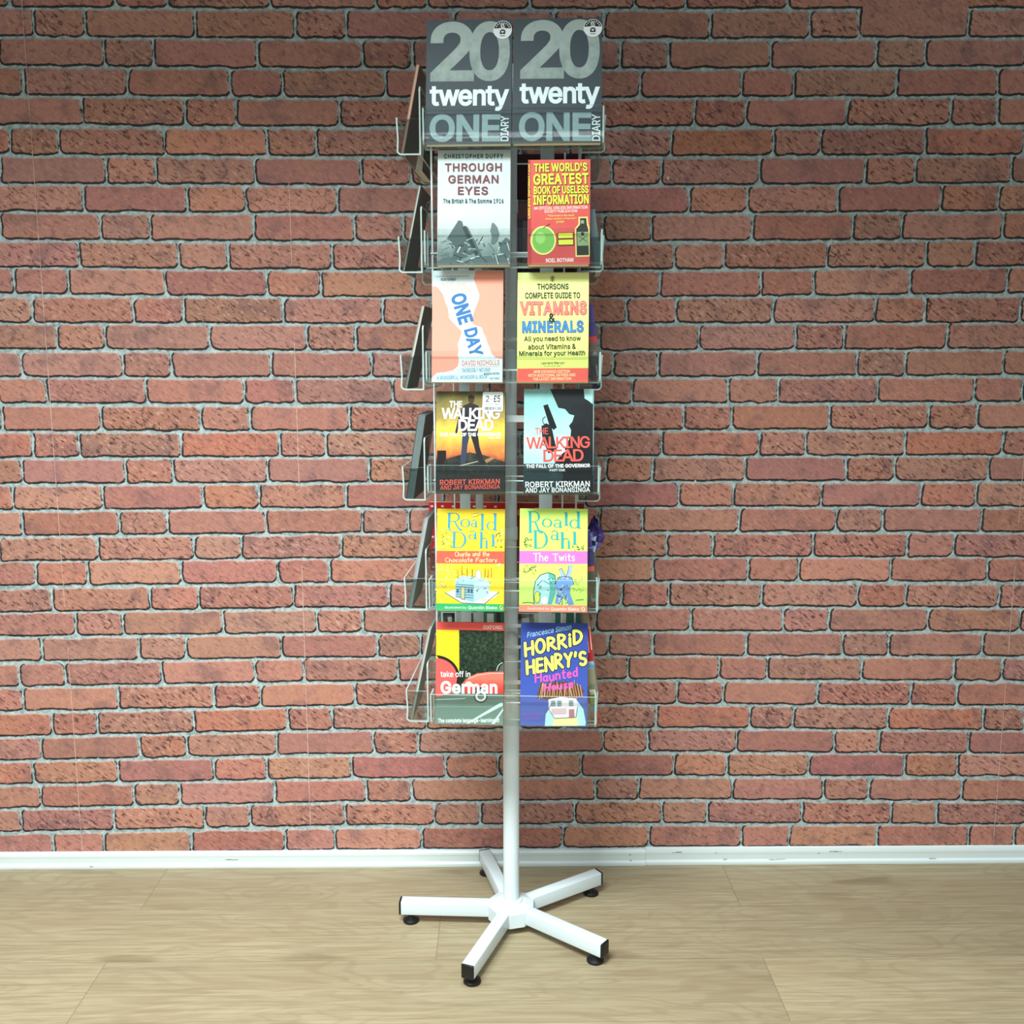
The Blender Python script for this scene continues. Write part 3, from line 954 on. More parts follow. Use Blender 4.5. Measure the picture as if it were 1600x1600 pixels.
# sans serif lettering: advance and contours of each character, thousandths of an em
GLYPHS = {
    'A': (480, '16,0 201,509 276,509 463,0 395,0 287,302 264,372 232,478 245,478 213,371 191,302 85,0;110,142 110,199 370,199 370,142'),
    'B': (456, '60,0 60,509 241,509 274,507 304,501 329,491 350,477 367,461 381,442 390,421 396,398 398,374 397,353 393,336 387,320 378,307 368,295 356,286 315,267 315,262 331,260 347,254 363,245 378,234 391,220 402,203 411,184 416,161 418,136 416,111 410,88 400,67 386,48 368,31 344,18 328,11 311,6 291,3 270,1 247,0;125,57 245,57 281,60 309,67 330,80 344,96 353,115 355,137 354,153 350,169 342,184 333,197 320,209 306,218 289,225 269,229 248,231 125,231;125,285 238,285 256,287 273,290 288,296 302,304 314,314 323,326 330,340 335,355 336,372 333,393 326,412 313,429 294,442 270,449 240,452 125,452'),
    'C': (510, '267,-7 242,-6 217,-2 194,5 171,13 150,25 131,39 113,55 97,73 82,93 70,115 59,140 51,166 45,193 41,223 40,254 41,285 45,315 51,343 59,369 70,393 82,415 97,436 113,454 131,470 150,484 171,495 194,504 217,510 242,514 267,516 293,514 317,511 340,504 362,496 383,485 402,471 419,456 435,438 448,418 459,397 467,373 473,348 408,348 404,365 397,380 389,395 357,428 315,449 267,456 237,453 209,445 184,432 169,422 156,410 145,396 134,381 125,364 117,345 111,325 107,303 104,279 103,254 104,229 107,206 111,184 117,163 125,145 134,127 145,112 157,98 170,87 184,76 210,63 237,56 267,53 315,60 357,81 389,114 408,160 473,160 467,135 459,112 448,91 435,71 420,53 402,38 383,24 363,13 341,5 317,-2 293,-6'),
    'D': (502, '219,0 96,0 96,57 215,57 239,58 261,61 282,66 301,72 318,81 333,91 347,103 360,117 370,132 379,149 386,168 392,187 396,209 398,231 399,255 398,279 396,302 392,323 386,342 379,361 370,377 360,392 348,406 335,418 320,428 303,437 285,443 265,448 244,451 221,452 93,452 93,509 225,509 254,507 281,504 307,498 331,489 353,478 373,465 391,450 407,432 421,413 433,391 444,367 451,342 457,315 460,286 462,255 460,224 457,195 451,168 443,142 433,119 421,97 406,77 390,60 371,44 351,31 328,20 303,11 277,5 249,1;125,509 125,0 60,0 60,509'),
    'E': (419, '60,0 60,509 372,509 372,452 125,452 125,286 355,286 355,229 125,229 125,57 375,57 375,0'),
    'F': (410, '60,0 60,509 369,509 369,452 125,452 125,278 346,278 346,221 125,221 125,0'),
    'G': (520, '269,-7 242,-6 217,-2 193,5 171,14 149,25 130,39 112,55 96,73 82,93 69,116 59,140 51,166 45,194 41,223 40,254 41,285 45,315 51,343 59,369 69,393 82,415 96,436 112,454 129,470 149,484 170,495 192,504 215,510 239,514 265,516 291,514 316,510 340,504 363,494 384,483 403,469 421,453 436,436 449,416 460,395 468,373 474,349 408,349 387,393 356,427 315,448 265,456 236,453 209,445 183,432 160,414 141,392 125,364 117,345 111,325 107,303 104,279 103,254 104,229 107,206 111,184 117,163 125,145 134,128 145,112 157,99 170,87 184,76 210,63 238,56 269,53 296,55 322,61 345,71 365,85 382,102 396,123 407,147 413,173 415,202 434,199 283,199 283,256 478,256 478,200 477,176 474,152 468,131 461,110 451,91 439,73 426,57 411,43 395,30 377,19 357,10 337,2 315,-3 292,-6'),
    'H': (517, '60,0 60,509 125,509 125,289 392,289 392,509 457,509 457,0 392,0 392,232 125,232 125,0'),
    'I': (300, '31,0 31,57 118,57 118,452 31,452 31,509 269,509 269,452 183,452 183,57 269,57 269,0'),
    'J': (396, '185,-7 159,-5 135,0 113,7 93,19 75,33 60,50 48,70 40,92 35,118 33,145 33,173 98,173 98,145 100,117 108,93 122,74 139,61 160,53 185,50 209,53 230,61 248,74 261,93 269,117 272,145 272,509 336,509 336,145 335,118 330,92 321,70 309,50 294,33 276,19 256,7 235,0 211,-5'),
    'K': (467, '104,145 104,216 139,261 174,303 212,344 364,509 448,509 231,276 228,276;60,0 60,509 125,509 125,334 124,225 125,193 125,0;372,0 188,259 228,309 449,0'),
    'L': (393, '60,0 60,509 125,509 125,57 361,57 361,0'),
    'M': (628, '60,0 60,509 152,509 277,187 287,159 299,123 311,84 322,49 307,49 318,83 330,121 342,158 352,187 476,509 568,509 568,0 504,0 504,291 504,327 505,369 506,413 507,457 513,457 498,409 482,363 467,322 456,291 342,0 286,0 170,291 159,321 145,361 129,408 112,457 119,457 120,416 121,372 122,328 122,291 122,0'),
    'N': (523, '60,0 60,509 136,509 343,183 363,151 388,107 414,55 405,54 401,108 399,157 399,195 399,509 463,509 463,0 387,0 202,290 177,331 148,381 108,452 119,454 122,384 124,328 125,291 125,0'),
    'O': (533, '267,-7 241,-6 217,-2 194,5 171,13 150,25 131,39 113,55 97,73 82,93 70,115 59,140 51,166 45,193 41,223 40,254 41,285 45,315 51,343 59,369 70,393 82,415 97,436 113,454 131,470 150,484 171,495 194,504 217,510 241,514 267,516 293,514 317,510 340,504 363,495 384,484 403,470 421,454 437,436 451,415 464,393 474,369 482,343 488,315 492,285 493,254 492,223 488,193 482,166 474,140 464,115 451,93 437,73 421,55 403,39 384,25 363,13 340,5 317,-2 293,-6;267,53 296,55 324,63 349,76 364,86 377,98 388,112 399,127 408,144 416,163 422,183 427,205 429,229 430,254 429,279 427,303 422,325 416,346 408,365 399,382 388,397 377,411 364,423 349,433 324,446 296,453 267,456 237,453 210,445 184,433 170,422 157,411 145,397 135,381 125,364 117,345 111,325 107,303 104,279 103,254 104,229 107,205 111,183 117,163 125,144 135,127 145,112 157,98 170,86 184,76 210,63 237,55'),
    'P': (445, '60,0 60,509 235,509 258,508 279,505 298,501 316,495 332,487 356,471 375,452 390,430 400,404 407,377 409,348 407,318 400,291 390,265 375,243 356,223 332,207 316,199 298,193 279,189 258,187 235,186 109,186 109,242 233,242 257,244 279,248 297,256 312,266 324,279 333,294 339,310 343,328 344,348 343,367 339,385 333,402 324,416 312,428 297,439 279,446 257,451 232,452 125,452 125,0'),
    'Q': (533, '245,159 313,159 369,85 384,65 468,-48 401,-48 346,27 331,46;267,-7 241,-6 217,-2 194,5 171,13 150,25 131,39 113,55 97,73 82,93 70,115 59,140 51,166 45,193 41,223 40,254 41,285 45,315 51,343 59,369 70,393 82,415 97,436 113,454 131,470 150,484 171,495 194,504 217,510 241,514 267,516 293,514 317,510 340,504 363,495 384,484 403,470 421,454 437,436 451,415 464,393 474,369 482,343 488,315 492,285 493,254 492,223 488,193 482,166 474,140 464,115 451,93 437,73 421,55 403,39 384,25 363,13 340,5 317,-2 293,-6;267,53 296,55 324,63 349,76 364,86 377,98 388,112 399,127 408,144 416,163 422,183 427,205 429,229 430,254 429,279 427,303 422,325 416,346 408,365 399,382 388,397 377,411 364,423 349,433 324,446 296,453 267,456 237,453 210,445 184,433 170,422 157,411 145,397 135,381 125,364 117,345 111,325 107,303 104,279 103,254 104,229 107,205 111,183 117,163 125,144 135,127 145,112 157,98 170,86 184,76 210,63 237,55'),
    'R': (449, '60,0 60,509 236,509 259,508 280,505 299,501 317,496 333,489 356,473 376,455 390,433 401,408 407,381 409,352 407,323 401,296 390,271 376,250 356,232 333,217 317,210 299,205 279,201 258,198 236,198 96,198 96,255 234,255 258,256 280,260 298,267 313,276 325,287 334,300 340,316 344,333 345,352 344,371 340,389 334,405 325,419 313,430 298,440 279,446 258,451 233,452 125,452 125,0;353,0 230,229 303,229 428,0'),
    'S': (447, '224,-9 202,-8 182,-6 162,-2 144,3 128,9 102,23 81,40 64,60 51,83 42,109 38,137 104,137 108,118 114,102 123,88 136,76 150,66 166,59 185,53 204,50 224,49 246,50 267,54 286,60 303,69 317,79 329,92 338,106 344,122 346,139 344,154 340,168 332,179 322,189 310,197 296,205 245,222 184,239 160,247 138,256 118,266 101,277 86,289 74,303 64,318 57,335 53,353 52,372 54,400 62,425 75,448 92,468 113,484 138,498 154,504 171,509 189,513 208,515 227,516 247,515 266,513 283,509 300,504 316,498 340,484 360,468 377,449 390,427 398,403 401,378 337,378 332,402 320,421 302,437 280,449 254,456 225,459 204,457 185,454 167,448 152,440 139,430 129,418 121,405 117,391 115,376 117,359 122,345 131,334 142,324 155,315 169,308 212,293 264,279 312,264 359,238 372,226 384,213 395,198 402,180 407,161 408,139 406,112 399,87 386,64 370,43 349,25 323,11 306,4 288,-2 268,-6 246,-8'),
    'T': (449, '32,452 32,509 417,509 417,452 257,452 257,0 193,0 193,452'),
    'U': (517, '259,-8 235,-7 213,-4 192,0 172,7 154,15 137,25 121,37 108,50 95,64 85,80 76,97 69,114 64,133 61,153 60,173 60,509 124,509 124,178 126,155 132,133 141,113 153,95 169,80 187,68 208,59 232,53 259,52 285,53 309,59 331,68 349,80 364,95 377,113 385,133 391,155 393,178 393,509 457,509 457,173 456,153 453,133 448,114 441,97 433,80 422,64 410,50 396,37 380,25 363,15 345,7 325,0 304,-4 282,-7'),
    'V': (480, '204,0 16,509 84,509 192,206 215,137 248,31 235,31 267,138 290,206 395,509 463,509 278,0'),
    'W': (686, '155,0 16,509 82,509 163,196 175,145 187,94 197,40 189,40 200,94 211,145 224,196 306,509 380,509 462,196 474,145 486,94 497,40 488,40 499,94 510,145 523,196 603,509 670,509 530,0 455,0 368,323 351,391 336,475 350,475 335,395 318,323 230,0'),
    'X': (474, '18,0 217,284 217,236 29,509 104,509 178,400 204,361 223,329 243,292 232,292 252,329 272,361 298,400 374,509 446,509 259,239 259,287 456,0 382,0 292,129 268,165 250,195 230,231 244,231 225,196 206,166 182,129 91,0'),
    'Y': (472, '203,0 203,208 16,509 91,509 192,344 222,292 250,230 224,230 251,293 280,344 381,509 455,509 268,208 268,0'),
    'Z': (438, '42,0 42,46 273,385 306,431 341,476 348,454 285,452 223,452 40,452 40,509 397,509 397,462 169,129 134,81 97,33 90,54 152,57 214,57 399,57 399,0'),
    'a': (389, '160,-9 137,-7 115,-3 94,5 76,15 60,29 48,45 38,63 32,84 30,108 32,128 36,146 43,161 53,174 64,184 78,193 125,211 178,220 234,227 265,235 271,240 274,246 276,255 276,257 275,272 272,285 267,297 260,307 251,315 240,322 227,327 212,330 196,331 178,330 163,327 149,322 118,301 100,274 41,291 51,313 64,331 79,346 95,358 114,368 133,375 153,380 173,383 194,384 239,379 286,360 300,350 312,336 322,320 330,301 335,278 337,251 337,0 277,0 277,52 272,52 252,25 215,1 199,-4 181,-7;170,45 192,47 211,51 228,59 242,68 254,80 263,93 270,108 274,122 276,138 276,190 259,182 231,176 200,171 175,168 134,159 122,153 112,147 103,139 97,130 93,118 92,105 93,93 96,82 102,72 109,64 119,57 130,52'),
    'b': (424, '229,-8 208,-7 189,-3 172,4 138,31 118,59 112,59 112,0 53,0 53,509 114,509 114,319 118,319 137,346 171,373 188,379 207,383 229,384 259,382 287,374 313,361 335,342 354,320 370,293 377,274 383,255 387,234 389,212 390,189 389,165 387,143 383,122 377,103 370,84 355,57 336,34 313,16 288,3 260,-6;220,47 242,49 262,55 279,66 294,80 306,97 316,117 323,139 327,163 328,189 327,215 323,239 316,261 307,281 295,298 280,311 262,322 243,328 220,330 198,328 178,322 161,312 147,299 134,282 125,263 118,241 114,216 113,189 114,162 118,138 125,115 135,95 147,78 162,65 179,55 198,49'),
    'c': (396, '207,-8 187,-7 168,-4 150,1 133,8 117,16 102,27 88,39 76,53 65,68 56,85 48,103 42,123 38,143 35,165 34,187 35,211 38,233 42,253 48,273 56,291 65,308 76,323 88,337 102,349 117,360 133,369 150,376 168,380 187,383 207,384 260,377 305,356 340,322 362,277 303,262 290,289 270,311 242,325 207,330 184,328 163,321 145,310 130,296 118,278 108,258 102,236 98,212 96,187 98,163 102,139 108,117 118,97 130,80 145,66 163,55 184,49 207,46 243,52 271,66 292,89 304,117 363,102 357,86 350,70 341,56 306,21 261,-1'),
    'd': (424, '195,-8 165,-6 137,3 111,16 89,34 70,57 55,84 47,103 42,122 37,143 35,165 34,189 35,212 37,234 42,255 47,274 55,293 70,320 89,342 112,361 137,374 165,382 196,384 218,383 237,379 253,373 287,346 306,319 311,319 311,509 372,509 372,0 313,0 313,59 307,59 287,31 252,4 236,-3 217,-7;205,47 226,49 246,55 263,65 278,78 290,95 299,115 306,138 310,162 312,189 310,216 306,241 300,263 290,282 278,299 263,312 246,322 227,328 205,330 182,328 162,322 145,311 130,298 118,281 108,261 102,239 98,215 96,189 98,163 102,139 109,117 118,97 130,80 145,66 162,55 182,49'),
    'e': (404, '212,-8 191,-7 170,-4 151,1 133,8 117,16 102,27 88,39 76,53 65,68 56,85 48,103 42,122 38,143 35,164 34,187 35,210 38,231 42,252 48,271 55,290 64,307 75,322 87,336 100,349 115,359 131,368 148,375 166,380 185,383 205,384 226,383 246,380 266,374 285,366 303,355 319,341 334,324 347,305 357,282 365,256 370,227 371,194 371,169 75,169 75,221 338,221 310,202 308,226 304,248 298,269 288,286 277,301 263,314 246,323 227,328 205,330 183,328 164,323 146,313 131,301 119,286 109,270 102,251 97,231 96,211 96,178 98,151 102,127 110,106 121,88 135,73 151,61 169,53 190,48 212,46 254,53 285,73 306,105 365,91 358,72 348,55 335,39 320,26 302,14 283,4 261,-3 237,-7'),
    'f': (254, '228,379 228,327 6,327 6,379;81,0 81,432 82,452 87,470 96,486 107,499 120,510 135,519 152,525 169,529 187,530 222,527 243,521 227,468 215,472 195,474 178,472 164,468 154,460 147,449 143,435 142,419 142,0'),
    'g': (425, '207,-151 180,-149 156,-146 134,-140 114,-132 97,-122 82,-110 70,-97 59,-84 51,-69 101,-41 122,-66 154,-88 169,-93 187,-96 207,-97 236,-95 261,-87 282,-75 298,-58 308,-34 311,-6 311,68 306,68 287,41 252,16 236,10 217,6 195,5 165,7 138,14 113,27 90,43 71,65 55,90 48,108 42,126 38,147 35,168 34,191 35,214 37,236 42,256 47,275 55,293 71,320 90,342 112,361 138,374 166,382 196,384 218,383 237,379 253,373 288,346 308,319 313,319 313,379 372,379 372,-9 370,-40 363,-67 350,-90 334,-109 314,-124 291,-136 265,-144 237,-149;205,59 227,61 246,66 264,75 278,87 290,103 300,121 307,142 311,166 312,193 311,219 307,242 300,264 291,283 279,299 264,312 247,322 227,328 205,330 182,328 163,322 145,312 130,298 118,282 109,262 102,241 98,218 96,193 98,167 102,144 109,123 118,104 131,88 145,76 163,66 183,61'),
    'h': (410, '114,227 114,0 53,0 53,509 114,509 114,287 102,287 116,319 132,344 152,362 175,374 200,382 227,384 252,383 275,377 295,369 313,356 328,340 341,321 350,298 355,271 357,240 357,0 296,0 296,235 293,263 286,286 273,304 256,318 235,326 210,329 192,328 176,324 161,317 147,308 136,297 126,283 119,266 115,248'),
    'i': (167, '53,0 53,379 114,379 114,0;84,443 73,444 63,448 54,455 47,463 43,472 41,483 43,494 47,504 54,512 63,518 73,522 84,524 95,522 105,518 114,512 121,504 125,494 126,483 125,472 121,463 114,455 105,448 95,444'),
    'k': (381, '110,137 110,212 121,212 284,379 360,379 184,199 177,199;53,0 53,509 114,509 114,0;294,0 148,186 191,229 372,0'),
    'l': (189, '139,-2 112,0 91,8 74,20 62,37 55,59 53,84 53,509 114,509 114,99 114,83 117,71 120,62 126,57 135,53 146,52 160,53 170,54 181,3 162,-1'),
    'm': (610, '53,0 53,379 112,379 112,295 108,295 114,314 122,331 132,346 144,358 158,368 172,376 187,382 203,385 219,386 245,383 268,375 287,361 303,342 314,320 321,295 312,295 318,312 326,329 337,343 350,356 364,366 381,375 398,381 417,385 437,386 458,385 478,380 497,372 514,361 529,346 541,328 550,307 555,283 557,255 557,0 496,0 496,254 493,279 485,298 473,313 456,323 438,329 419,330 402,329 387,326 374,320 363,312 353,302 345,290 340,277 336,263 335,247 335,0 274,0 274,260 272,280 265,297 253,311 238,322 220,328 199,330 185,329 171,326 158,320 145,312 135,302 126,289 119,274 115,257 114,238 114,0'),
    'n': (410, '114,227 114,0 53,0 53,379 112,379 112,287 102,287 116,319 132,344 152,362 175,374 200,382 227,384 252,383 275,377 295,369 313,356 328,340 341,321 350,298 355,271 357,240 357,0 296,0 296,235 293,263 286,286 273,304 256,318 235,326 210,329 192,328 176,324 161,317 147,308 136,297 126,283 119,266 115,248'),
    'o': (415, '207,-8 187,-7 168,-4 150,1 133,8 117,16 102,27 88,39 76,53 65,68 56,85 48,103 42,123 38,143 35,165 34,187 35,211 38,233 42,253 48,273 56,291 65,308 76,323 88,337 102,349 117,360 133,369 150,376 168,380 187,383 207,384 228,383 247,380 265,376 282,369 299,360 314,349 327,337 339,323 350,308 359,291 367,273 373,253 378,233 380,211 381,187 380,165 378,143 373,123 367,103 359,85 350,68 339,53 327,39 314,27 299,16 282,8 265,1 247,-4 228,-7;207,46 231,49 252,55 270,66 285,80 298,97 307,117 314,139 318,163 319,187 318,212 314,236 307,258 298,278 285,296 270,310 252,321 231,328 207,330 184,328 163,321 145,310 130,296 118,278 108,258 102,236 98,212 96,187 98,163 102,139 108,117 118,97 130,80 145,66 163,55 184,49'),
    'p': (424, '53,-143 53,379 112,379 112,319 118,319 137,346 171,373 188,379 207,383 229,384 259,382 287,374 313,361 335,342 354,320 370,293 377,274 383,255 387,234 389,212 390,189 389,165 387,143 383,122 377,103 370,84 355,57 336,34 313,16 288,3 260,-6 229,-8 208,-7 189,-3 173,4 138,31 118,59 114,59 114,-143;220,47 242,49 262,55 279,66 294,80 306,97 316,117 323,139 327,163 328,189 327,215 323,239 316,261 307,281 295,298 280,311 262,322 243,328 220,330 198,328 178,322 161,312 147,299 134,282 125,263 118,241 114,216 113,189 114,162 118,138 125,115 135,95 147,78 162,65 179,55 198,49'),
    'r': (259, '53,0 53,379 112,379 112,321 115,321 124,339 137,354 152,367 171,377 191,383 213,385 229,384 243,384 243,322 230,324 207,326 190,324 174,321 159,315 146,306 135,296 126,284 119,269 115,254 114,237 114,0'),
    's': (365, '182,-8 157,-7 133,-3 112,3 93,12 76,24 62,38 50,54 41,73 36,94 94,107 101,87 111,72 124,60 141,52 160,47 181,45 206,47 227,53 244,62 258,74 265,88 268,103 266,115 262,126 254,136 243,144 229,150 212,155 149,170 118,180 92,192 72,208 58,227 50,249 47,274 49,295 55,314 65,332 79,347 95,360 115,370 137,378 161,383 187,384 212,383 234,379 254,372 271,363 286,352 299,339 309,324 318,308 324,290 268,277 262,291 254,304 243,316 228,325 210,331 187,333 166,331 147,326 131,317 119,305 111,292 109,277 110,264 115,253 124,243 136,235 152,229 172,223 229,209 261,200 287,187 306,171 320,153 328,131 331,107 329,85 323,65 312,47 298,31 281,18 260,6 236,-2 210,-7'),
    't': (227, '204,379 204,327 6,327 6,379;65,471 126,471 126,98 127,83 130,70 136,61 144,55 156,51 170,50 185,51 202,54 213,2 192,-3 168,-4 138,-1 113,7 92,21 77,41 68,64 65,93'),
    'u': (410, '182,-5 158,-3 135,2 115,11 97,23 82,39 69,59 60,82 54,109 53,139 53,379 114,379 114,144 116,117 124,94 137,75 154,61 175,53 200,50 218,51 234,55 249,62 263,71 274,83 283,97 290,113 295,132 296,153 296,379 357,379 357,0 298,0 298,92 307,92 300,72 291,54 281,39 269,27 257,17 234,5 209,-3'),
    'v': (389, '163,0 17,379 84,379 165,155 187,87 206,21 184,21 203,87 224,155 305,379 371,379 226,0'),
    'w': (567, '138,0 23,379 87,379 133,214 154,137 175,41 165,41 186,135 206,214 252,379 316,379 362,214 382,136 402,41 391,41 413,135 434,214 480,379 545,379 429,0 368,0 319,172 305,225 291,280 277,338 291,338 277,280 263,225 248,172 199,0'),
    'x': (379, '21,0 171,218 171,171 29,379 100,379 147,306 179,253 207,206 175,206 202,253 233,306 282,379 352,379 209,169 209,214 358,0 287,0 231,85 200,136 173,182 205,182 178,136 148,85 91,0'),
    'y': (389, '47,-139 61,-86 71,-87 104,-89 113,-86 122,-81 130,-74 138,-64 145,-51 151,-36 163,-1 17,379 84,379 165,155 187,87 206,21 184,21 202,87 224,155 305,379 371,379 204,-58 177,-107 165,-119 153,-128 139,-136 125,-141 109,-144 91,-145 65,-143'),
    'z': (380, '42,0 42,46 254,320 254,323 48,323 48,379 333,379 333,331 126,60 126,56 339,56 339,0'),
    '0': (453, '227,-7 205,-6 184,-2 165,4 147,13 130,24 115,38 101,53 89,71 78,91 69,113 61,138 55,164 51,192 49,222 48,254 49,286 51,316 55,344 61,370 69,395 78,417 89,437 101,455 115,471 130,484 147,496 165,504 184,511 205,514 227,516 249,514 269,511 288,504 306,496 323,484 338,471 352,455 364,437 375,417 384,395 392,370 398,344 402,316 404,286 405,254 404,222 402,192 398,164 392,138 384,113 375,91 364,71 352,53 339,38 323,24 307,13 289,4 269,-2 249,-6;227,50 250,52 271,60 290,74 306,92 320,116 330,144 335,163 339,183 342,205 343,229 344,254 343,279 342,303 339,325 335,346 330,365 320,393 306,416 290,435 271,449 250,457 227,460 203,457 182,449 163,435 147,416 134,393 123,365 118,346 114,325 111,303 110,279 109,254 110,229 111,205 114,183 118,163 123,144 134,116 147,92 163,74 182,60 203,52'),
    '1': (453, '76,0 76,55 391,55 391,0;276,509 276,0 212,0 212,448 209,448 86,358 86,427 198,509'),
    '2': (453, '64,0 64,47 234,229 282,282 311,327 316,341 319,356 320,371 319,389 315,405 308,419 298,431 287,441 273,449 258,455 241,458 224,460 205,458 188,454 172,447 159,438 148,427 139,413 132,398 128,381 127,362 66,362 68,391 75,418 86,442 102,464 121,482 143,496 168,507 196,513 225,516 254,513 281,507 306,497 328,482 346,465 361,445 372,423 379,398 381,372 380,354 377,336 371,318 363,299 351,280 336,259 267,180 153,60 153,57 389,57 389,0'),
    '3': (453, '218,-7 188,-5 159,1 133,10 108,22 88,38 70,57 57,79 48,104 44,132 109,132 112,115 118,100 126,87 137,76 150,66 165,59 182,54 200,51 219,50 239,51 258,55 275,61 291,69 304,80 315,93 323,108 328,125 329,145 328,163 323,180 316,196 306,211 292,223 275,234 254,241 229,246 201,248 157,248 157,299 288,448 288,452 70,452 70,509 372,509 372,461 211,278 211,289 233,290 254,290 273,287 291,282 308,276 333,262 354,244 371,222 383,198 391,173 393,145 390,116 383,90 370,66 354,45 333,27 309,12 292,6 275,0 257,-4 238,-6'),
    '4': (453, '40,105 40,158 247,509 311,509 109,166 109,163 413,163 413,105;282,0 282,121 282,146 282,318 343,318 343,0'),
    '5': (453, '221,-7 192,-5 165,1 140,11 118,25 99,41 83,60 71,82 63,105 60,130 122,130 125,115 130,102 138,89 148,78 160,68 173,60 188,54 204,51 221,50 241,51 259,56 276,64 291,75 304,89 314,104 322,122 326,141 328,162 326,183 321,203 314,221 303,237 290,251 275,262 257,270 238,275 218,277 167,268 152,262 139,255 128,246 67,253 96,509 366,509 366,452 151,452 134,301 136,301 148,311 162,318 178,325 194,330 212,333 229,334 252,332 274,328 294,321 313,311 330,299 345,285 358,269 370,251 379,231 386,210 390,187 391,163 390,144 387,126 383,108 377,91 369,76 352,52 332,32 309,15 293,7 276,1 259,-3 240,-6'),
    '6': (453, '226,-7 196,-4 168,3 142,15 119,31 100,51 84,74 73,101 66,130 64,162 65,187 71,212 80,239 87,256 97,275 108,295 122,317 137,340 252,509 322,509 151,261 145,261 165,288 196,307 235,314 265,312 291,305 316,295 337,280 355,262 370,240 380,215 387,187 389,157 387,127 379,98 368,73 352,50 333,30 310,14 284,3 257,-4;226,48 245,50 263,55 279,63 293,73 304,86 314,101 322,119 326,137 327,157 326,178 322,196 314,213 304,228 293,241 279,251 263,259 245,264 226,265 207,264 190,259 174,252 160,241 148,229 138,214 131,197 126,179 125,158 126,138 131,119 138,102 148,86 160,73 174,63 190,55 207,50'),
    '7': (453, '97,0 323,448 323,452 62,452 62,509 391,509 391,449 165,0'),
    '8': (453, '226,-7 206,-6 187,-4 169,0 152,5 136,11 111,25 91,42 74,62 62,84 54,109 52,135 53,156 58,176 65,195 75,212 87,228 101,241 117,252 134,260 153,265 153,267 129,276 109,289 93,308 80,330 73,354 70,380 73,405 79,429 90,450 106,469 124,485 146,498 170,508 197,514 226,516 255,514 282,508 306,498 328,485 346,469 361,450 373,429 379,405 382,380 379,354 372,330 359,308 343,289 323,276 300,267 300,265 319,260 335,252 351,241 365,228 377,212 387,195 395,176 399,156 401,135 398,109 391,84 378,62 362,42 341,25 317,11 301,5 284,0 265,-4 246,-6;226,49 248,50 267,54 285,60 300,69 313,79 323,91 331,106 335,121 337,139 335,157 330,173 322,189 312,202 298,213 283,223 265,230 247,234 226,235 206,234 187,230 169,223 154,213 140,202 130,189 122,173 117,157 115,139 117,121 121,106 129,91 139,79 152,69 167,60 185,54 205,50;226,290 244,291 260,294 274,300 287,308 298,318 307,330 314,344 318,359 319,376 318,392 314,407 308,420 299,432 288,442 275,449 260,455 244,459 226,460 208,459 192,455 177,449 164,442 153,432 145,420 138,407 134,392 133,376 134,359 138,344 145,330 154,318 165,308 178,300 193,294 209,291'),
    '9': (453, '226,516 256,513 285,506 310,494 333,478 352,458 368,434 380,408 387,378 389,347 387,322 382,296 373,270 365,253 356,234 344,214 331,192 315,168 200,0 130,0 301,248 307,248 287,221 257,202 218,195 188,197 161,203 137,214 116,229 98,247 83,269 72,294 66,321 64,352 66,382 73,411 85,436 101,459 120,479 143,494 168,506 196,513;226,460 207,459 190,454 174,446 160,435 148,423 138,407 131,390 127,372 125,352 127,331 131,313 138,295 148,280 160,268 174,257 190,250 207,245 226,243 245,245 263,249 279,257 293,267 305,280 314,295 322,312 326,330 327,350 326,371 322,390 314,407 305,422 293,435 279,446 263,454 245,459'),
    '&': (448, '197,-7 165,-5 136,1 110,12 88,26 69,42 54,62 43,84 36,108 34,133 36,154 40,173 47,189 58,205 70,220 85,235 140,279 216,335 237,352 255,375 262,405 260,420 255,434 245,445 233,454 219,459 201,461 168,453 145,431 141,421 138,411 137,399 145,363 169,327 204,284 438,0 364,0 171,231 121,293 87,344 81,361 77,379 75,398 77,420 82,440 91,458 102,474 117,488 134,499 154,507 176,512 200,513 224,512 246,507 266,499 283,488 297,475 308,459 317,442 322,424 324,404 315,362 291,325 256,293 154,217 135,202 121,188 110,174 103,161 98,146 97,131 98,115 102,101 109,87 118,76 130,66 143,57 158,51 175,48 193,46 213,48 232,52 251,59 269,69 286,81 301,95 315,112 327,131 336,151 343,174 348,198 349,224 408,224 406,194 403,167 397,144 371,92 345,62 333,47 315,30 294,17 271,7 246,-1 221,-5'),
    "'": (206, '78,318 70,509 136,509 128,318'),
    '"': (321, '78,318 70,509 136,509 128,318;193,318 185,509 250,509 243,318'),
    '.': (188, '95,-4 83,-3 73,1 63,9 55,18 51,29 50,41 51,53 55,64 63,73 73,81 83,85 95,87 107,85 118,81 128,73 135,64 140,53 141,41 140,29 135,18 128,9 118,1 107,-3'),
    ',': (188, '38,-119 68,71 137,71 84,-119'),
    '-': (453, '337,244 337,188 114,188 114,244'),
    '£': (425, '37,41 37,57 55,59 69,64 80,74 87,87 92,104 93,125 85,358 86,387 92,414 102,439 116,461 134,480 156,495 181,506 209,513 239,516 265,514 288,508 310,499 330,487 347,472 362,454 374,433 382,411 387,385 328,377 323,400 313,420 300,437 283,449 263,456 240,459 219,457 202,453 186,446 173,436 163,424 155,410 149,395 146,378 146,360 153,127 153,113 150,100 145,89 123,64 92,49 61,42;37,0 37,57 301,57 311,57 318,60 324,63 330,85 330,107 388,107 388,91 385,63 378,40 366,23 349,10 327,3 299,0;37,229 37,280 311,280 311,229'),
}


_glyph = {}


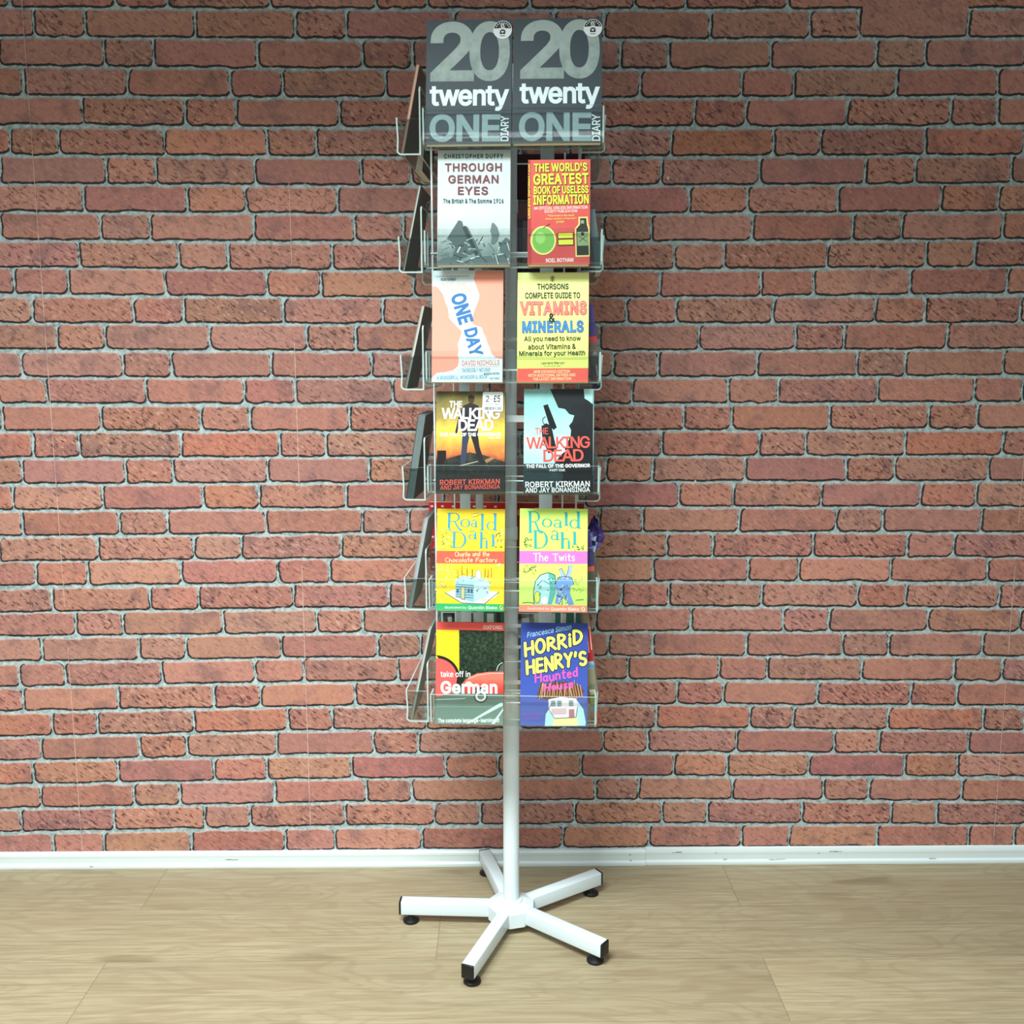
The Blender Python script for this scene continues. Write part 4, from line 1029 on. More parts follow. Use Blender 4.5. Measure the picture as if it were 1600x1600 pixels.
def glyph_tris(ch, off):
    """one character, thickened by off: contours may overlap, so triangulate and keep what winds round"""
    from mathutils.geometry import delaunay_2d_cdt
    if (ch, off) in _glyph:
        return _glyph[ch, off]
    loops = []
    for part in GLYPHS[ch][1].split(';'):
        L = [Vector([int(q) / 1000.0 for q in t.split(',')]) for t in part.split()]
        n = len(L)
        M = []
        for i in range(n):
            d1, d2 = (L[i] - L[i - 1]).normalized(), (L[(i + 1) % n] - L[i]).normalized()
            m = Vector((-d1.y - d2.y, d1.x + d2.x))
            k = m.length_squared
            M.append(L[i] + (m * (2 / k) if k > .5 else m.normalized() * 2.0 if k > 1e-6 else m) * off)
        loops.append(M)
    co, ed = [], []
    for M in loops:
        b = len(co)
        co += M
        ed += [(b + i, b + (i + 1) % len(M)) for i in range(len(M))]
    vs, _, fs = delaunay_2d_cdt(co, ed, [], 0, 1e-5)[:3]
    A = np.array([tuple(p) for M in loops for p in M])
    B = np.array([tuple(p) for M in loops for p in M[1:] + M[:1]])
    keep = []
    for f in fs:
        c = sum((vs[i] for i in f), Vector((0, 0))) / len(f)
        up = (A[:, 1] <= c.y) & (B[:, 1] > c.y)
        dn = (A[:, 1] > c.y) & (B[:, 1] <= c.y)
        side = (B[:, 0] - A[:, 0]) * (c.y - A[:, 1]) - (c.x - A[:, 0]) * (B[:, 1] - A[:, 1])
        if (up & (side > 0)).sum() - (dn & (side < 0)).sum() < 0:
            keep.append(tuple(f))
    _glyph[ch, off] = ([tuple(v) for v in vs], keep)
    return _glyph[ch, off]


def text_polys(s, bold=0.0, space=1.0):
    """a line of lettering as triangles, normalised to its own bounding box (0..1, 0..1)"""
    key = (s, bold, space)
    if key in _fonts:
        return _fonts[key]
    off = bold * 0.6
    V, F, P, used = [], [], [], []
    pen = 0.0
    for ch in s:
        if ch == ' ':
            pen += 0.19 * space
            continue
        vs, fs = glyph_tris(ch, off)
        base = len(V)
        V += [(x + pen, y) for x, y in vs]
        P += [len(used) % 3 * 6e-6] * len(vs)
        used.append(ch)
        F += [tuple(base + i for i in f) for f in fs]
        pen += GLYPHS[ch][0] / 1000.0 * space + off * .9
    v = np.array(V)
    u = np.array(sorted({i for f in F for i in f}))
    lo, hi = v[u].min(0), v[u].max(0)
    v = (v - lo) / (hi - lo)
    _fonts[key] = (v, F, P)
    return _fonts[key]


def arc(cx, cy, rx, ry, a0, a1, n=14):
    return [(cx + rx * math.cos(math.radians(a0 + (a1 - a0) * i / n)), cy + ry * math.sin(math.radians(a0 + (a1 - a0) * i / n))) for i in range(n + 1)]


# hand lettering: strokes in a unit box, x width factor; thick (0) or thin (1) strokes
HAND = {
    'H': (.8, [[(0, 0), (.05, 1)], [(.75, 0), (.8, 1)], [(.03, .5), (.78, .52)]]),
    'O': (.85, [arc(.42, .5, .42, .5, 0, 360, 24)]),
    'R': (.75, [[(0, 0), (.05, 1)], arc(.05, .74, .6, .26, 90, -90), [(.2, .48), (.75, 0)]]),
    'D': (.8, [[(0, 0), (.05, 1)], arc(.03, .5, .75, .5, 90, -90, 18)]),
    'E': (.62, [[(0, 0), (.05, 1)], [(.05, 1), (.62, .98)], [(.03, .5), (.55, .5)], [(0, 0), (.62, .02)]]),
    'N': (.78, [[(0, 0), (.03, 1)], [(.03, 1), (.75, 0)], [(.75, 0), (.78, 1)]]),
    'Y': (.75, [[(0, 1), (.38, .5)], [(.75, 1), (.38, .5), (.3, 0)]]),
    'S': (.65, [arc(.34, .75, .31, .25, 30, 270), arc(.32, .25, .32, .25, 90, -150)]),
    "'": (.2, [[(.12, 1), (.05, .72)]]),
    'F': (.6, [[(0, 0), (.05, 1)], [(.05, 1), (.65, .98)], [(.03, .52), (.5, .52)]]),
    'C': (.7, [arc(.38, .5, .38, .5, 45, 315, 20)]),
    'T': (.75, [[(.38, 0), (.4, 1)], [(0, .96), (.8, 1)]]),
    'a': (.55, [arc(.25, .3, .25, .3, 0, 360, 18), [(.5, .62), (.5, .05), (.57, 0)]]),
    'u': (.55, [[(0, .6)] + arc(.25, .25, .25, .25, 180, 360) + [(.5, .6)], [(.5, .6), (.53, 0)]]),
    'n': (.55, [[(0, 0), (0, .6)], [(0, .35)] + arc(.25, .35, .25, .25, 180, 0) + [(.5, 0)]]),
    't': (.4, [[(.18, .95), (.18, .15)] + arc(.3, .12, .12, .12, 180, 300, 5), [(0, .62), (.4, .64)]]),
    'e': (.5, [[(.02, .32), (.48, .34)] + arc(.25, .3, .24, .3, 10, 320, 16)]),
    'd': (.55, [arc(.25, .3, .25, .3, 0, 360, 18), [(.5, 1), (.5, 0)]]),
    'o': (.52, [arc(.26, .3, .26, .3, 0, 360, 18)]),
    's': (.42, [arc(.22, .45, .18, .15, 40, 270, 8), arc(.2, .15, .2, .15, 90, -150, 8)]),
    'i': (.15, [[(.06, 0), (.08, .6)], [(.09, .86), (.1, .9)]]),
    'c': (.45, [arc(.25, .3, .24, .3, 50, 310, 14)]),
    'h': (.55, [[(0, 0), (.03, 1)], [(0, .35)] + arc(.25, .35, .25, .25, 180, 0) + [(.5, 0)]]),
    'l': (.14, [[(.05, 0), (.08, 1)]]),
    'r': (.36, [[(0, 0), (0, .6)], [(0, .35)] + arc(.2, .4, .2, .2, 180, 45, 8)]),
    'f': (.38, [arc(.3, .8, .16, .2, 60, 180, 8) + [(.14, -.1)], [(0, .55), (.36, .57)]]),
    'y': (.5, [[(0, .6), (.24, .05)], [(.5, .6), (.2, -.3)]]),
    'w': (.75, [[(0, .6), (.18, 0), (.37, .5), (.56, 0), (.75, .6)]]),
}


class Art:
    """printing on a cover, drawn in the cover's own coordinates (u right, v up) given through a design
    grid: the grid's four corner readings are mapped on to the cover's four corners"""

    def __init__(self, corners, grid, w, h):
        ox, oy, sc = grid
        self.grid = grid
        src = np.array([((x - ox) * sc, (y - oy) * sc) for x, y in corners])
        dst = np.array([(0, h), (w, h), (w, 0), (0, 0)], float)
        A, B = [], []
        for (x, y), (u, v) in zip(src, dst):
            A += [[x, y, 1, 0, 0, 0, -u * x, -u * y], [0, 0, 0, x, y, 1, -v * x, -v * y]]
            B += [u, v]
        self.H = np.append(np.linalg.solve(np.array(A), np.array(B)), 1).reshape(3, 3)
        self.w, self.h = w, h
        self.src = src
        self.verts, self.faces, self.mi, self.mats = [], [], [], []
        self.level = 0
        self.clip = True

    def uv(self, x, y):
        p = self.H @ np.array([x, y, 1.0])
        return p[0] / p[2], p[1] / p[2]

    def mat(self, m):
        if not isinstance(m, bpy.types.Material):
            m = flat(m, 0.45, name='print_ink', spec=.25)
        if m not in self.mats:
            self.mats.append(m)
        return self.mats.index(m)

    def raw(self, pts, faces, m, lv, jl=None):
        k = self.mat(m)
        b = len(self.verts)
        self.count = getattr(self, 'count', 0) + 1
        lift = (self.count % 20) * 4e-6           # each stroke of ink lies on the one before
        for i, (x, y) in enumerate(pts):
            u, v = self.uv(x, y)
            self.verts.append((min(self.w, max(0, u)), -0.00025 - 0.00011 * lv - lift - (jl[i] if jl else 0), min(self.h, max(0, v))))
        for f in faces:
            self.faces.append(tuple(b + i for i in f))
            self.mi.append(k)

    def poly(self, pts, m, lv=1):
        from mathutils.geometry import tessellate_polygon
        tri = tessellate_polygon([[Vector((x, y, 0)) for x, y in pts]])
        self.raw(pts, [tuple(t) for t in tri], m, lv)

    def rect(self, x0, y0, x1, y1, m, lv=1):
        self.raw([(x0, y0), (x1, y0), (x1, y1), (x0, y1)], [(0, 1, 2, 3)], m, lv)

    def full(self, m, lv=0):
        self.raw([tuple(p) for p in self.src], [(0, 1, 2, 3)], m, lv)

    def disc(self, cx, cy, rx, ry, m, lv=1, a0=0, a1=360, n=28):
        p = arc(cx, cy, rx, ry, a0, a1, n)
        if a1 - a0 >= 360:
            p = p[:-1]
        self.poly(p, m, lv)

    def text(self, s, x0, y0, x1, y1, m, lv=5, bold=0.02, space=1.0):
        v, f, jl = text_polys(s, bold, space)
        self.raw([(x0 + a * (x1 - x0), y1 + b * (y0 - y1)) for a, b in v], f, m, lv, jl)

    def text_q(self, s, o, xd, up, m, lv=5, bold=0.02, space=1.0):
        """text on a slanted box: o bottom-left, xd along the line, up to the letter tops"""
        v, f, jl = text_polys(s, bold, space)
        self.raw([(o[0] + a * xd[0] + b * up[0], o[1] + a * xd[1] + b * up[1]) for a, b in v], f, m, lv, jl)

    def line(self, pts, w, m, lv=3, cap=True):
        pts = [np.array(p, float) for p in pts]
        for a, b in zip(pts, pts[1:]):
            d = b - a
            ln = np.hypot(*d)
            if ln < 1e-6:
                continue
            n = np.array((-d[1], d[0])) / ln * w / 2
            self.raw([tuple(a + n), tuple(b + n), tuple(b - n), tuple(a - n)], [(0, 1, 2, 3)], m, lv)
        if cap and w > 3:
            for p in pts:
                self.disc(p[0], p[1], w / 2, w / 2, m, lv, n=10)

    def hand(self, s, o, xd, up, w, m, lv=5, gap=.28, seed=0):
        rr = random.Random(seed)
        adv, items = 0, []
        for ch in s:
            if ch == ' ':
                adv += .55
                continue
            wd, st = HAND[ch]
            items.append((adv, st, rr.uniform(-.05, .05), rr.uniform(.93, 1.07)))
            adv += wd + gap
        adv -= gap
        for x, st, dy, k in items:
            for pl in st:
                self.line([(o[0] + (x + a) / adv * xd[0] + (b * k + dy) * up[0], o[1] + (x + a) / adv * xd[1] + (b * k + dy) * up[1]) for a, b in pl], w, m, lv)


def book(name, label, cat, face, x, tier, w, h, t, cover, art=None, back_art=None, group=None, spine=None, tilt=None, dz=0.0, y=-.184, pages=None, extra_z=None, roll=0.0):
    if tilt is None:
        tilt = math.atan(max(.004, (.184 - .1465 - t) / .116)) if face == FRONT else math.radians(10)
    px, py = turned(x, y, face)
    zf = TIER[tier] + (RAISE[tier] if face == FRONT else (.003 if face == REAR else -.004)) + .0018
    wx, wy = turned(px, py, TURN)
    root = thing(name, label, cat, (AX + wx, AY + wy, zf + dz), (-tilt, roll, TURN + face), group)
    cm = cover if isinstance(cover, bpy.types.Material) else flat(cover, 0.45, name='cover_card', spec=.25)
    mats = [cm]
    bm = bmesh.new()
    C = .0007
    box(bm, 0, w, 0, C, 0, h)                 # front board
    box(bm, 0, w, t - C, t, 0, h)             # back board
    box(bm, 0, C, C, t - C, 0, h)             # spine
    for bands, side in ((spine, 'spine'), (back_art, 'back')):
        if not bands:
            continue
        for (u0, u1, v0, v1, c) in bands:
            m = c if isinstance(c, bpy.types.Material) else flat(c, 0.35, name='print_ink')
            if m not in mats:
                mats.append(m)
            k = mats.index(m)
            if side == 'spine':
                q = [(-.0002, t * (1 - u0), h * v0), (-.0002, t * (1 - u1), h * v0), (-.0002, t * (1 - u1), h * v1), (-.0002, t * (1 - u0), h * v1)]
            else:
                q = [(w * (1 - u0), t + .0002, h * v0), (w * (1 - u1), t + .0002, h * v0), (w * (1 - u1), t + .0002, h * v1), (w * (1 - u0), t + .0002, h * v1)]
            bm.faces.new([bm.verts.new(p) for p in q]).material_index = k
    me_off = len(mats)
    if art is not None:
        vs = [bm.verts.new(p) for p in art.verts]
        for f, k in zip(art.faces, art.mi):
            if len(set(f)) < 3:
                continue
            try:
                fc = bm.faces.new([vs[i] for i in f])
            except ValueError:
                continue
            fc.normal_update()
            if fc.normal.y > 0:
                fc.normal_flip()
            fc.material_index = me_off + k
        mats = mats + art.mats
    mesh_obj('cover', bm, mats, root)
    bm = bmesh.new()
    box(bm, C + .0002, w - .0012, C + .0001, t - C - .0001, .0008, h - .0008)
    mesh_obj('page_block', bm, pages or paper, root)
    return root


W_ = (.93, .965, .965)
rs = random.Random(8)

# ---- top tier: two diaries
slate = photo_print('slate_cover', [(0, (.155, .225, .255)), (1, (.20, .27, .30))], 120, amount=.4)
silver = photo_print('worn_silver', [(0.2, (.42, .49, .48)), (.55, (.53, .61, .59)), (.9, (.64, .71, .69))], 45, amount=.7)
silver2 = photo_print('bright_silver', [(0.2, (.56, .67, .68)), (.9, (.72, .81, .81))], 45, amount=.7)
for dx, dy, corners, x, w, lab in (
        (0, 0, [(667, 31), (800, 30), (801, 224), (666, 225)], -.1345, .1445, 'dark grey diary reading 20 twenty ONE, left one of the top tray pair'),
        (563, -3, [(802, 30), (942, 30), (939, 222), (804, 224)], .0125, .1480, 'dark grey diary reading 20 twenty ONE, right one of the top tray pair')):
    A = Art(corners, (600, 20, 4), w, .211)
    A.full(slate, 0)
    A.text('2', 292 + dx, 52 + dy, 566 + dx, 425 + dy, silver, 2, .04)
    A.text('0', 536 + dx, 52 + dy, 788 + dx, 425 + dy, silver, 2, .04)
    A.text('twenty', 290 + dx, 455 + dy, 788 + dx, 612 + dy, (.88, .96, .97), 6, .042, .90)
    A.text('ONE', 290 + dx, 630 + dy, 735 + dx, 806 + dy, silver2, 4, .045, .93)
    A.text_q('DIARY', (787 + dx, 803 + dy), (0, -160), (-50, 0), (.86, .94, .95), 7, .03, .95)
    A.line([(262 + dx, 607 + dy), (805 + dx, 607 + dy)], 1.6, (.16, .22, .25), 5, False)
    r = book('diary', lab, 'diary', FRONT, x, 0, w, .211, .014, (.22, .29, .32), A, tilt=math.radians(10.3))
    # round sticker, a part stuck on the cover
    S = Art(corners, (600, 20, 4), w, .211)
    cx, cy = (741 if dx == 0 else 1309), 108
    S.disc(cx, cy, 58, 57, (.93, .96, .96), 9)
    S.poly([(cx + 54 * math.cos(math.radians(a)), cy + 53 * math.sin(math.radians(a))) for a in range(190, 351, 10)], (.07, .09, .10), 10)
    for a0 in range(205, 340, 18):
        S.line([(cx + 44 * math.cos(math.radians(a0)), cy + 43 * math.sin(math.radians(a0))), (cx + 44 * math.cos(math.radians(a0 + 9)), cy + 43 * math.sin(math.radians(a0 + 9)))], 7, (.9, .94, .94), 11, False)
    S.disc(cx, cy - 22, 17, 15, (.93, .96, .96), 12)
    for ex in (-14, 0, 13):
        S.line([(cx + ex - 3, cy - 30), (cx + ex + 4, cy - 14)], 6, (.07, .09, .10), 13)
    S.line([(cx - 22, cy - 8), (cx + 20, cy - 8)], 4, (.93, .96, .96), 12)
    S.poly([(cx - 17, cy + 8), (cx - 8, cy - 2), (cx + 10, cy - 2), (cx + 18, cy + 8), (cx + 17, cy + 26), (cx - 17, cy + 26)], (.10, .16, .18), 11)
    S.poly([(cx, cy + 21), (cx - 9, cy + 11), (cx - 4, cy + 6), (cx, cy + 10), (cx + 5, cy + 6), (cx + 9, cy + 11)], (.93, .96, .96), 12)
    S.line([(cx - 16, cy + 37), (cx + 16, cy + 37)], 4, (.3, .36, .38), 11, False)
    bm = bmesh.new()
    vs = [bm.verts.new(p) for p in S.verts]
    for f, k in zip(S.faces, S.mi):
        fc = bm.faces.new([vs[i] for i in f])
        fc.normal_update()
        if fc.normal.y > 0:
            fc.normal_flip()
        fc.material_index = k
    st = mesh_obj('round_sticker', bm, S.mats, r)
    st['label'] = 'round black and white sticker'

# ---- second tier
G2 = (600, 220, 4.44444)
c = [(683.7, 234.6), (798, 234), (797, 413), (684, 414)]
A = Art(c, G2, .1245, .196)
A.full((.81, .88, .885), 0)
sky = photo_print('battlefield_haze', [(0, (.44, .52, .51)), (.35, (.66, .73, .71)), (.75, (.78, .845, .84)), (1, (.81, .88, .885))], 28, span=(.02, .092), amount=.30)
A.rect(374, 470, 878, 865, sky, 1)
dk, md, lt = (.16, .22, .23), (.33, .41, .41), (.78, .85, .84)
A.poly([(374, 836), (450, 800), (560, 835), (700, 800), (878, 790), (878, 868), (374, 868)], md, 2)
A.poly([(440, 680), (495, 592), (520, 552), (545, 560), (556, 596), (600, 640), (640, 700), (655, 770), (560, 812), (470, 828), (500, 740), (470, 700)], (.30, .38, .38), 2)
A.poly([(560, 588), (585, 600), (690, 805), (655, 815)], md, 3)
A.poly([(545, 600), (570, 590), (660, 780), (640, 800)], dk, 3)
A.poly([(740, 630), (752, 572), (765, 570), (790, 600), (806, 650), (790, 700), (770, 720), (745, 716), (752, 660)], (.38, .46, .46), 3)
A.poly([(800, 720), (850, 670), (878, 690), (878, 800), (820, 810)], md, 2)
for k in range(46):
    x, y = rs.uniform(450, 870), rs.uniform(690, 855)
    l, a = rs.uniform(18, 75), rs.uniform(-1.3, 1.3)
    A.line([(x, y), (min(876, x + l * math.cos(a)), min(862, y + l * math.sin(a)))], rs.uniform(3, 11), rs.choice([dk, dk, md, lt, lt, (.5, .58, .57)]), 4 + k % 4, False)
for k in range(14):
    x, y = rs.uniform(385, 450), rs.uniform(690, 830)
    A.line([(x, y), (x + 26, y - rs.uniform(8, 22))], 2.5, md, 4, False)
teal = (.10, .28, .31)
A.text('CHRISTOPHER DUFFY', 415, 93, 830, 124, teal, 10, .03, 1.2)
A.text('THROUGH', 423, 157, 820, 215, (.45, .19, .22), 10, .035, 1.05)
A.text('GERMAN', 447, 240, 797, 298, (.45, .19, .22), 10, .035, 1.05)
A.text('EYES', 515, 320, 725, 378, (.45, .19, .22), 10, .035, 1.05)
A.text('The British & The Somme 1916', 412, 404, 832, 436, teal, 10, .03, 1.05)
book('paperback_book', 'white paperback with maroon title above a grey battlefield picture of rubble', 'book', FRONT, -.117, 1, .1245, .196, .018, (.78, .85, .85), A, tilt=math.radians(8.4))

c = [(826, 253), (928, 254), (918, 420), (824, 418)]
A = Art(c, G2, .1055, .177)
red = photo_print('red_cover', [(0.1, (.80, .30, .29)), (.9, (.88, .38, .34))], 22, amount=.5)
A.full(red, 0)
A.rect(1000, 150, 1022, 890, (.70, .22, .22), 1)
A.text_q('USELESS INFORMATION', (1017, 570), (0, -390), (-16, 0), (.90, .90, .25), 3, .03)
yl = (.90, .92, .27)
for s, x0, y0, x1, y1 in (("THE WORLD'S", 1045, 175, 1432, 240), ('GREATEST', 1040, 252, 1437, 335), ('BOOK OF USELESS', 1042, 345, 1432, 402), ('INFORMATION', 1038, 408, 1430, 478)):
    A.text(s, x0 + 5, y0 + 4, x1 + 5, y1 + 5, (.28, .24, .10), 4, .075, 1.02)
    A.text(s, x0, y0, x1, y1, yl, 6, .05, 1.0)
pk = (.98, .88, .84)
A.text('AN OFFICIAL USELESS INFORMATION', 1042, 490, 1418, 513, pk, 6, .03)
A.text('SOCIETY PUBLICATION', 1115, 517, 1345, 536, pk, 6, .03)
for s, x0, y0, x1 in (('"This book is the most', 1135, 548, 1322), ('likely content of the loo"', 1122, 571, 1336), ('EVER', 1198, 593, 1250)):
    A.text(s, x0, y0, x1, y0 + 15, (.97, .84, .42), 6, .02)
A.text('NOEL BOTHAM', 1120, 843, 1305, 870, (.98, .93, .90), 6, .03)
A.disc(1104, 722, 88, 97, (.93, .92, .52), 3)
A.disc(1105, 722, 76, 86, (.49, .74, .33), 4)
A.disc(1085, 705, 34, 40, (.62, .83, .45), 5)
A.line([(1105, 640), (1130, 625), (1150, 612)], 5, (.30, .24, .12), 6)
for y0 in (678, 722):
    A.rect(1202, y0 - 4, 1316, y0 + 40, (.42, .12, .10), 4)
    A.rect(1208, y0, 1308, y0 + 33, yl, 5)
bt = [(1362, 578), (1406, 578), (1408, 622), (1416, 652), (1412, 828), (1330, 828), (1333, 652), (1360, 622)]
A.poly([(1352, 568), (1416, 568), (1418, 618), (1426, 648), (1421, 838), (1321, 838), (1324, 648), (1350, 618)], (.90, .84, .50), 3)
A.poly(bt, (.13, .15, .10), 4)
A.poly([(1338, 672), (1413, 672), (1412, 765), (1337, 765)], (.55, .64, .46), 5)
A.rect(1366, 592, 1390, 615, (.55, .60, .52), 5)
A.disc(1375, 686, 12, 13, (.14, .17, .12), 6)
A.line([(1350, 700), (1402, 738)], 4, (.14, .17, .12), 6)
A.line([(1400, 700), (1350, 738)], 4, (.14, .17, .12), 6)
book('paperback_book', 'red paperback with yellow block title, green apple and black bottle on its cover', 'book', FRONT, .0378, 1, .1055, .177, .020, (.80, .30, .28), A, tilt=math.radians(7.4))

# ---- third tier
G3 = (600, 410, 4.44444)
c = [(676, 424.5), (788, 424), (784, 600), (675, 597)]
A = Art(c, G3, .1235, .1945)
A.full((.86, .925, .935), 0)
sal = (.96, .635, .55)
A.poly([(332, 172), (370, 180), (410, 228), (428, 290), (446, 332), (452, 395), (482, 432), (540, 490), (530, 530), (512, 575), (518, 620), (512, 650), (520, 695), (512, 728), (480, 755), (430, 766), (365, 772), (340, 800), (330, 812)], sal, 1)
A.poly([(640, 64), (626, 120), (640, 170), (664, 235), (658, 275), (632, 335), (612, 400), (612, 436), (640, 452), (678, 466), (690, 505), (708, 540), (716, 575), (734, 612), (745, 650), (775, 676), (835, 686), (838, 64)], sal, 1)
bl = (.20, .45, .70)
A.text_q('ONE', (459, 243), (62, 206), (104, -30), bl, 4, .055, .95)
A.text_q('DAY', (553, 482), (46, 192), (90, -22), bl, 4, .055, .95)
A.text('a big, absorbing, smart, fantastically readable LOVE STORY', 358, 97, 592, 113, (.45, .65, .75), 4, .01)
A.text('NICK HORNBY', 395, 118, 503, 137, (.16, .36, .48), 4, .03)
A.text('TWENTY YEARS.', 397, 152, 577, 182, (.93, .70, .61), 4, .02)
A.text('TWO PEOPLE', 467, 190, 612, 220, (.93, .70, .61), 4, .02)
A.text('DAVID NICHOLLS', 540, 692, 800, 726, (.86, .42, .36), 4, .012)
A.line([(545, 733), (798, 737)], 2, (.93, .60, .54), 4, False)
A.text("'INCREDIBLY MOVING'", 537, 745, 738, 771, (.35, .56, .68), 4, .012)
A.text('MARIAN KEYES', 690, 778, 797, 793, (.22, .36, .46), 4, .03)
A.text("'A WONDERFUL, WONDERFUL BOOK'", 365, 792, 720, 823, (.38, .62, .74), 4, .015)
A.text('THE TIMES', 728, 811, 796, 825, (.35, .5, .6), 4, .02)
book('paperback_book', 'salmon and white paperback with a slanting blue title running down the cover', 'book', FRONT, -.1290, 2, .1235, .1945, .016, (.93, .82, .78), A, tilt=math.radians(9.4))

c = [(810, 428), (922.5, 428), (917, 601), (807, 599)]
A = Art(c, G3, .1235, .1905)
lime = photo_print('lime_yellow', [(0, (.90, .945, .47)), (.5, (.915, .945, .55)), (1, (.90, .94, .62))], 10, amount=.12)
A.full(lime, 0)
ol = (.42, .42, .08)
for k in range(4):
    A.line([(1162, 112 + 9 * k), (1189, 110 + 9 * k)], 4, ol, 3)
A.line([(1175, 108), (1176, 146)], 6, ol, 3)
gk = (.07, .15, .08)
A.text('THORSONS', 1068, 160, 1287, 202, gk, 5, .04)
A.text('COMPLETE GUIDE TO', 983, 222, 1367, 265, gk, 5, .04)
vr = photo_print('tomato_to_pink', [(0, (.93, .36, .30)), (1, (.95, .58, .56))], 60, amount=.8)
A.text('VITAMINS', 945, 283, 1413, 384, (.62, .16, .16), 4, .085)
A.text('VITAMINS', 948, 286, 1410, 381, vr, 5, .05)
A.text('&', 1145, 370, 1190, 432, gk, 6, .04)
vb = photo_print('blue_stripes', [(0, (.16, .38, .68)), (1, (.30, .62, .82))], 60, amount=.8)
A.text('MINERALS', 960, 420, 1387, 507, (.13, .25, .42), 4, .08)
A.text('MINERALS', 963, 423, 1384, 504, vb, 5, .05)
A.text('All you need to know', 973, 527, 1365, 572, gk, 5, .035)
A.text('about Vitamins &', 1000, 582, 1330, 620, gk, 5, .035)
A.text('Minerals for your Health', 938, 627, 1392, 673, gk, 5, .035)
A.line([(938, 686), (1400, 690)], 2.2, (.80, .80, .30), 3, False)
A.text('Leonard Mervyn', 1088, 705, 1248, 726, (.25, .28, .10), 5, .01)
A.text('BSc, PhD, CChem, FRSC', 1108, 731, 1220, 739, (.45, .48, .2), 5, .01)
A.poly([(925, 748), (1420, 752), (1420, 853), (920, 846)], (.93, .385, .335), 2)
for s, x0, y0, x1 in (('NEW EXPANDED EDITION', 1037, 762, 1283), ('WITH ADDITIONAL ENTRIES AND', 998, 787, 1322), ('THE LATEST INFORMATION', 1030, 812, 1292)):
    A.text(s, x0, y0, x1, y0 + 20, (.98, .90, .66), 5, .025)
book('paperback_book', 'pale yellow paperback guide to vitamins and minerals with a red band at its foot', 'book', FRONT, .0197, 2, .1235, .1905, .016, (.86, .90, .55), A, tilt=math.radians(9.4))

# ---- fourth tier
G4 = (600, 590, 4.44444)
c = [(680.5, 611), (789, 611), (791, 772), (685, 769)]
A = Art(c, G4, .1225, .181)
fire = photo_print('fiery_sky', [(0, (.16, .13, .11)), (.28, (.22, .20, .16)), (.36, (.70, .36, .22)), (.48, (.92, .62, .28)), (.62, (.93, .80, .32)), (.76, (.62, .55, .28)), (1, (.30, .31, .19))], 26, span=(0, .181), amount=.16)
A.full(fire, 0)
dfig = (.10, .09, .09)
A.poly([(358, 600), (860, 600), (860, 815), (358, 805)], (.15, .165, .155), 1)
gnd = photo_print('dark_ground', [(0.2, (.13, .15, .14)), (.8, (.30, .31, .26))], 90, amount=.8)
A.poly([(358, 590), (450, 560), (600, 520), (700, 540), (860, 590), (860, 690), (358, 690)], gnd, 2)
A.disc(602, 150, 22, 30, (.27, .20, .14), 3)
A.poly([(578, 128), (600, 116), (626, 130), (620, 145), (582, 145)], (.16, .11, .09), 4)
A.poly([(548, 195), (585, 178), (620, 180), (655, 196), (662, 260), (655, 400), (548, 400), (532, 330), (538, 250)], (.15, .15, .17), 3)
A.poly([(548, 390), (600, 392), (585, 470), (575, 600), (540, 602), (545, 500)], (.20, .24, .33), 3)
A.poly([(600, 390), (655, 392), (668, 480), (705, 590), (680, 602), (655, 560), (628, 470)], (.13, .13, .15), 3)
A.line([(548, 205), (522, 290), (505, 380)], 15, (.16, .15, .16), 3)
A.poly([(380, 505), (440, 505), (440, 560), (425, 600), (380, 600)], (.10, .09, .10), 3)
A.poly([(705, 575), (760, 550), (775, 565), (720, 595)], (.62, .45, .28), 3)
A.line([(540, 610), (660, 583)], 4, (.80, .78, .66), 4)
wt = (.95, .965, .96)
A.text('THE', 452, 162, 541, 207, wt, 6, .035, .92)
A.text('WALKING', 400, 209, 806, 290, wt, 6, .035, .87)
A.text('DEAD', 518, 291, 762, 372, wt, 6, .035, .88)
A.text('THE FALL OF THE GOVERNOR', 392, 384, 817, 409, wt, 6, .045)
A.text('PART TWO', 728, 415, 815, 428, wt, 6, .03)
rr_ = (.90, .36, .30)
A.text('ROBERT KIRKMAN', 405, 704, 815, 740, rr_, 6, .03)
A.text('AND JAY BONANSINGA', 408, 742, 817, 773, rr_, 6, .02)
rwd2 = book('paperback_book', 'paperback with standing dark figure under an orange sky and a white price sticker', 'book', FRONT, -.1245, 3, .1225, .181, .018, (.17, .16, .14), A, tilt=math.radians(8.4))
S = Art(c, G4, .1225, .181)
S.poly([(690, 98), (818, 98), (826, 106), (826, 230), (818, 238), (690, 236), (682, 226), (682, 106)], (.93, .965, .965), 9)
S.text('2', 705, 125, 728, 168, (.08, .10, .12), 10, .015)
S.text('for', 730, 146, 757, 156, (.08, .10, .12), 10, .02)
S.text('£5', 760, 122, 806, 171, (.08, .10, .12), 10, .025)
S.text('or £3.99 each', 700, 177, 806, 192, (.12, .15, .17), 10, .015)
for k in range(26):
    x = 698 + k * 4.6
    S.line([(x, 203), (x, 226)], rs.choice([1.6, 2.4, 3.2]), (.12, .14, .15), 10, False)
bm = bmesh.new()
vs = [bm.verts.new(p) for p in S.verts]
for f, k in zip(S.faces, S.mi):
    fc = bm.faces.new([vs[i] for i in f])
    fc.normal_update()
    if fc.normal.y > 0:
        fc.normal_flip()
    fc.material_index = k
st = mesh_obj('price_sticker', bm, S.mats, rwd2)
st['label'] = 'white price sticker reading 2 for £5'

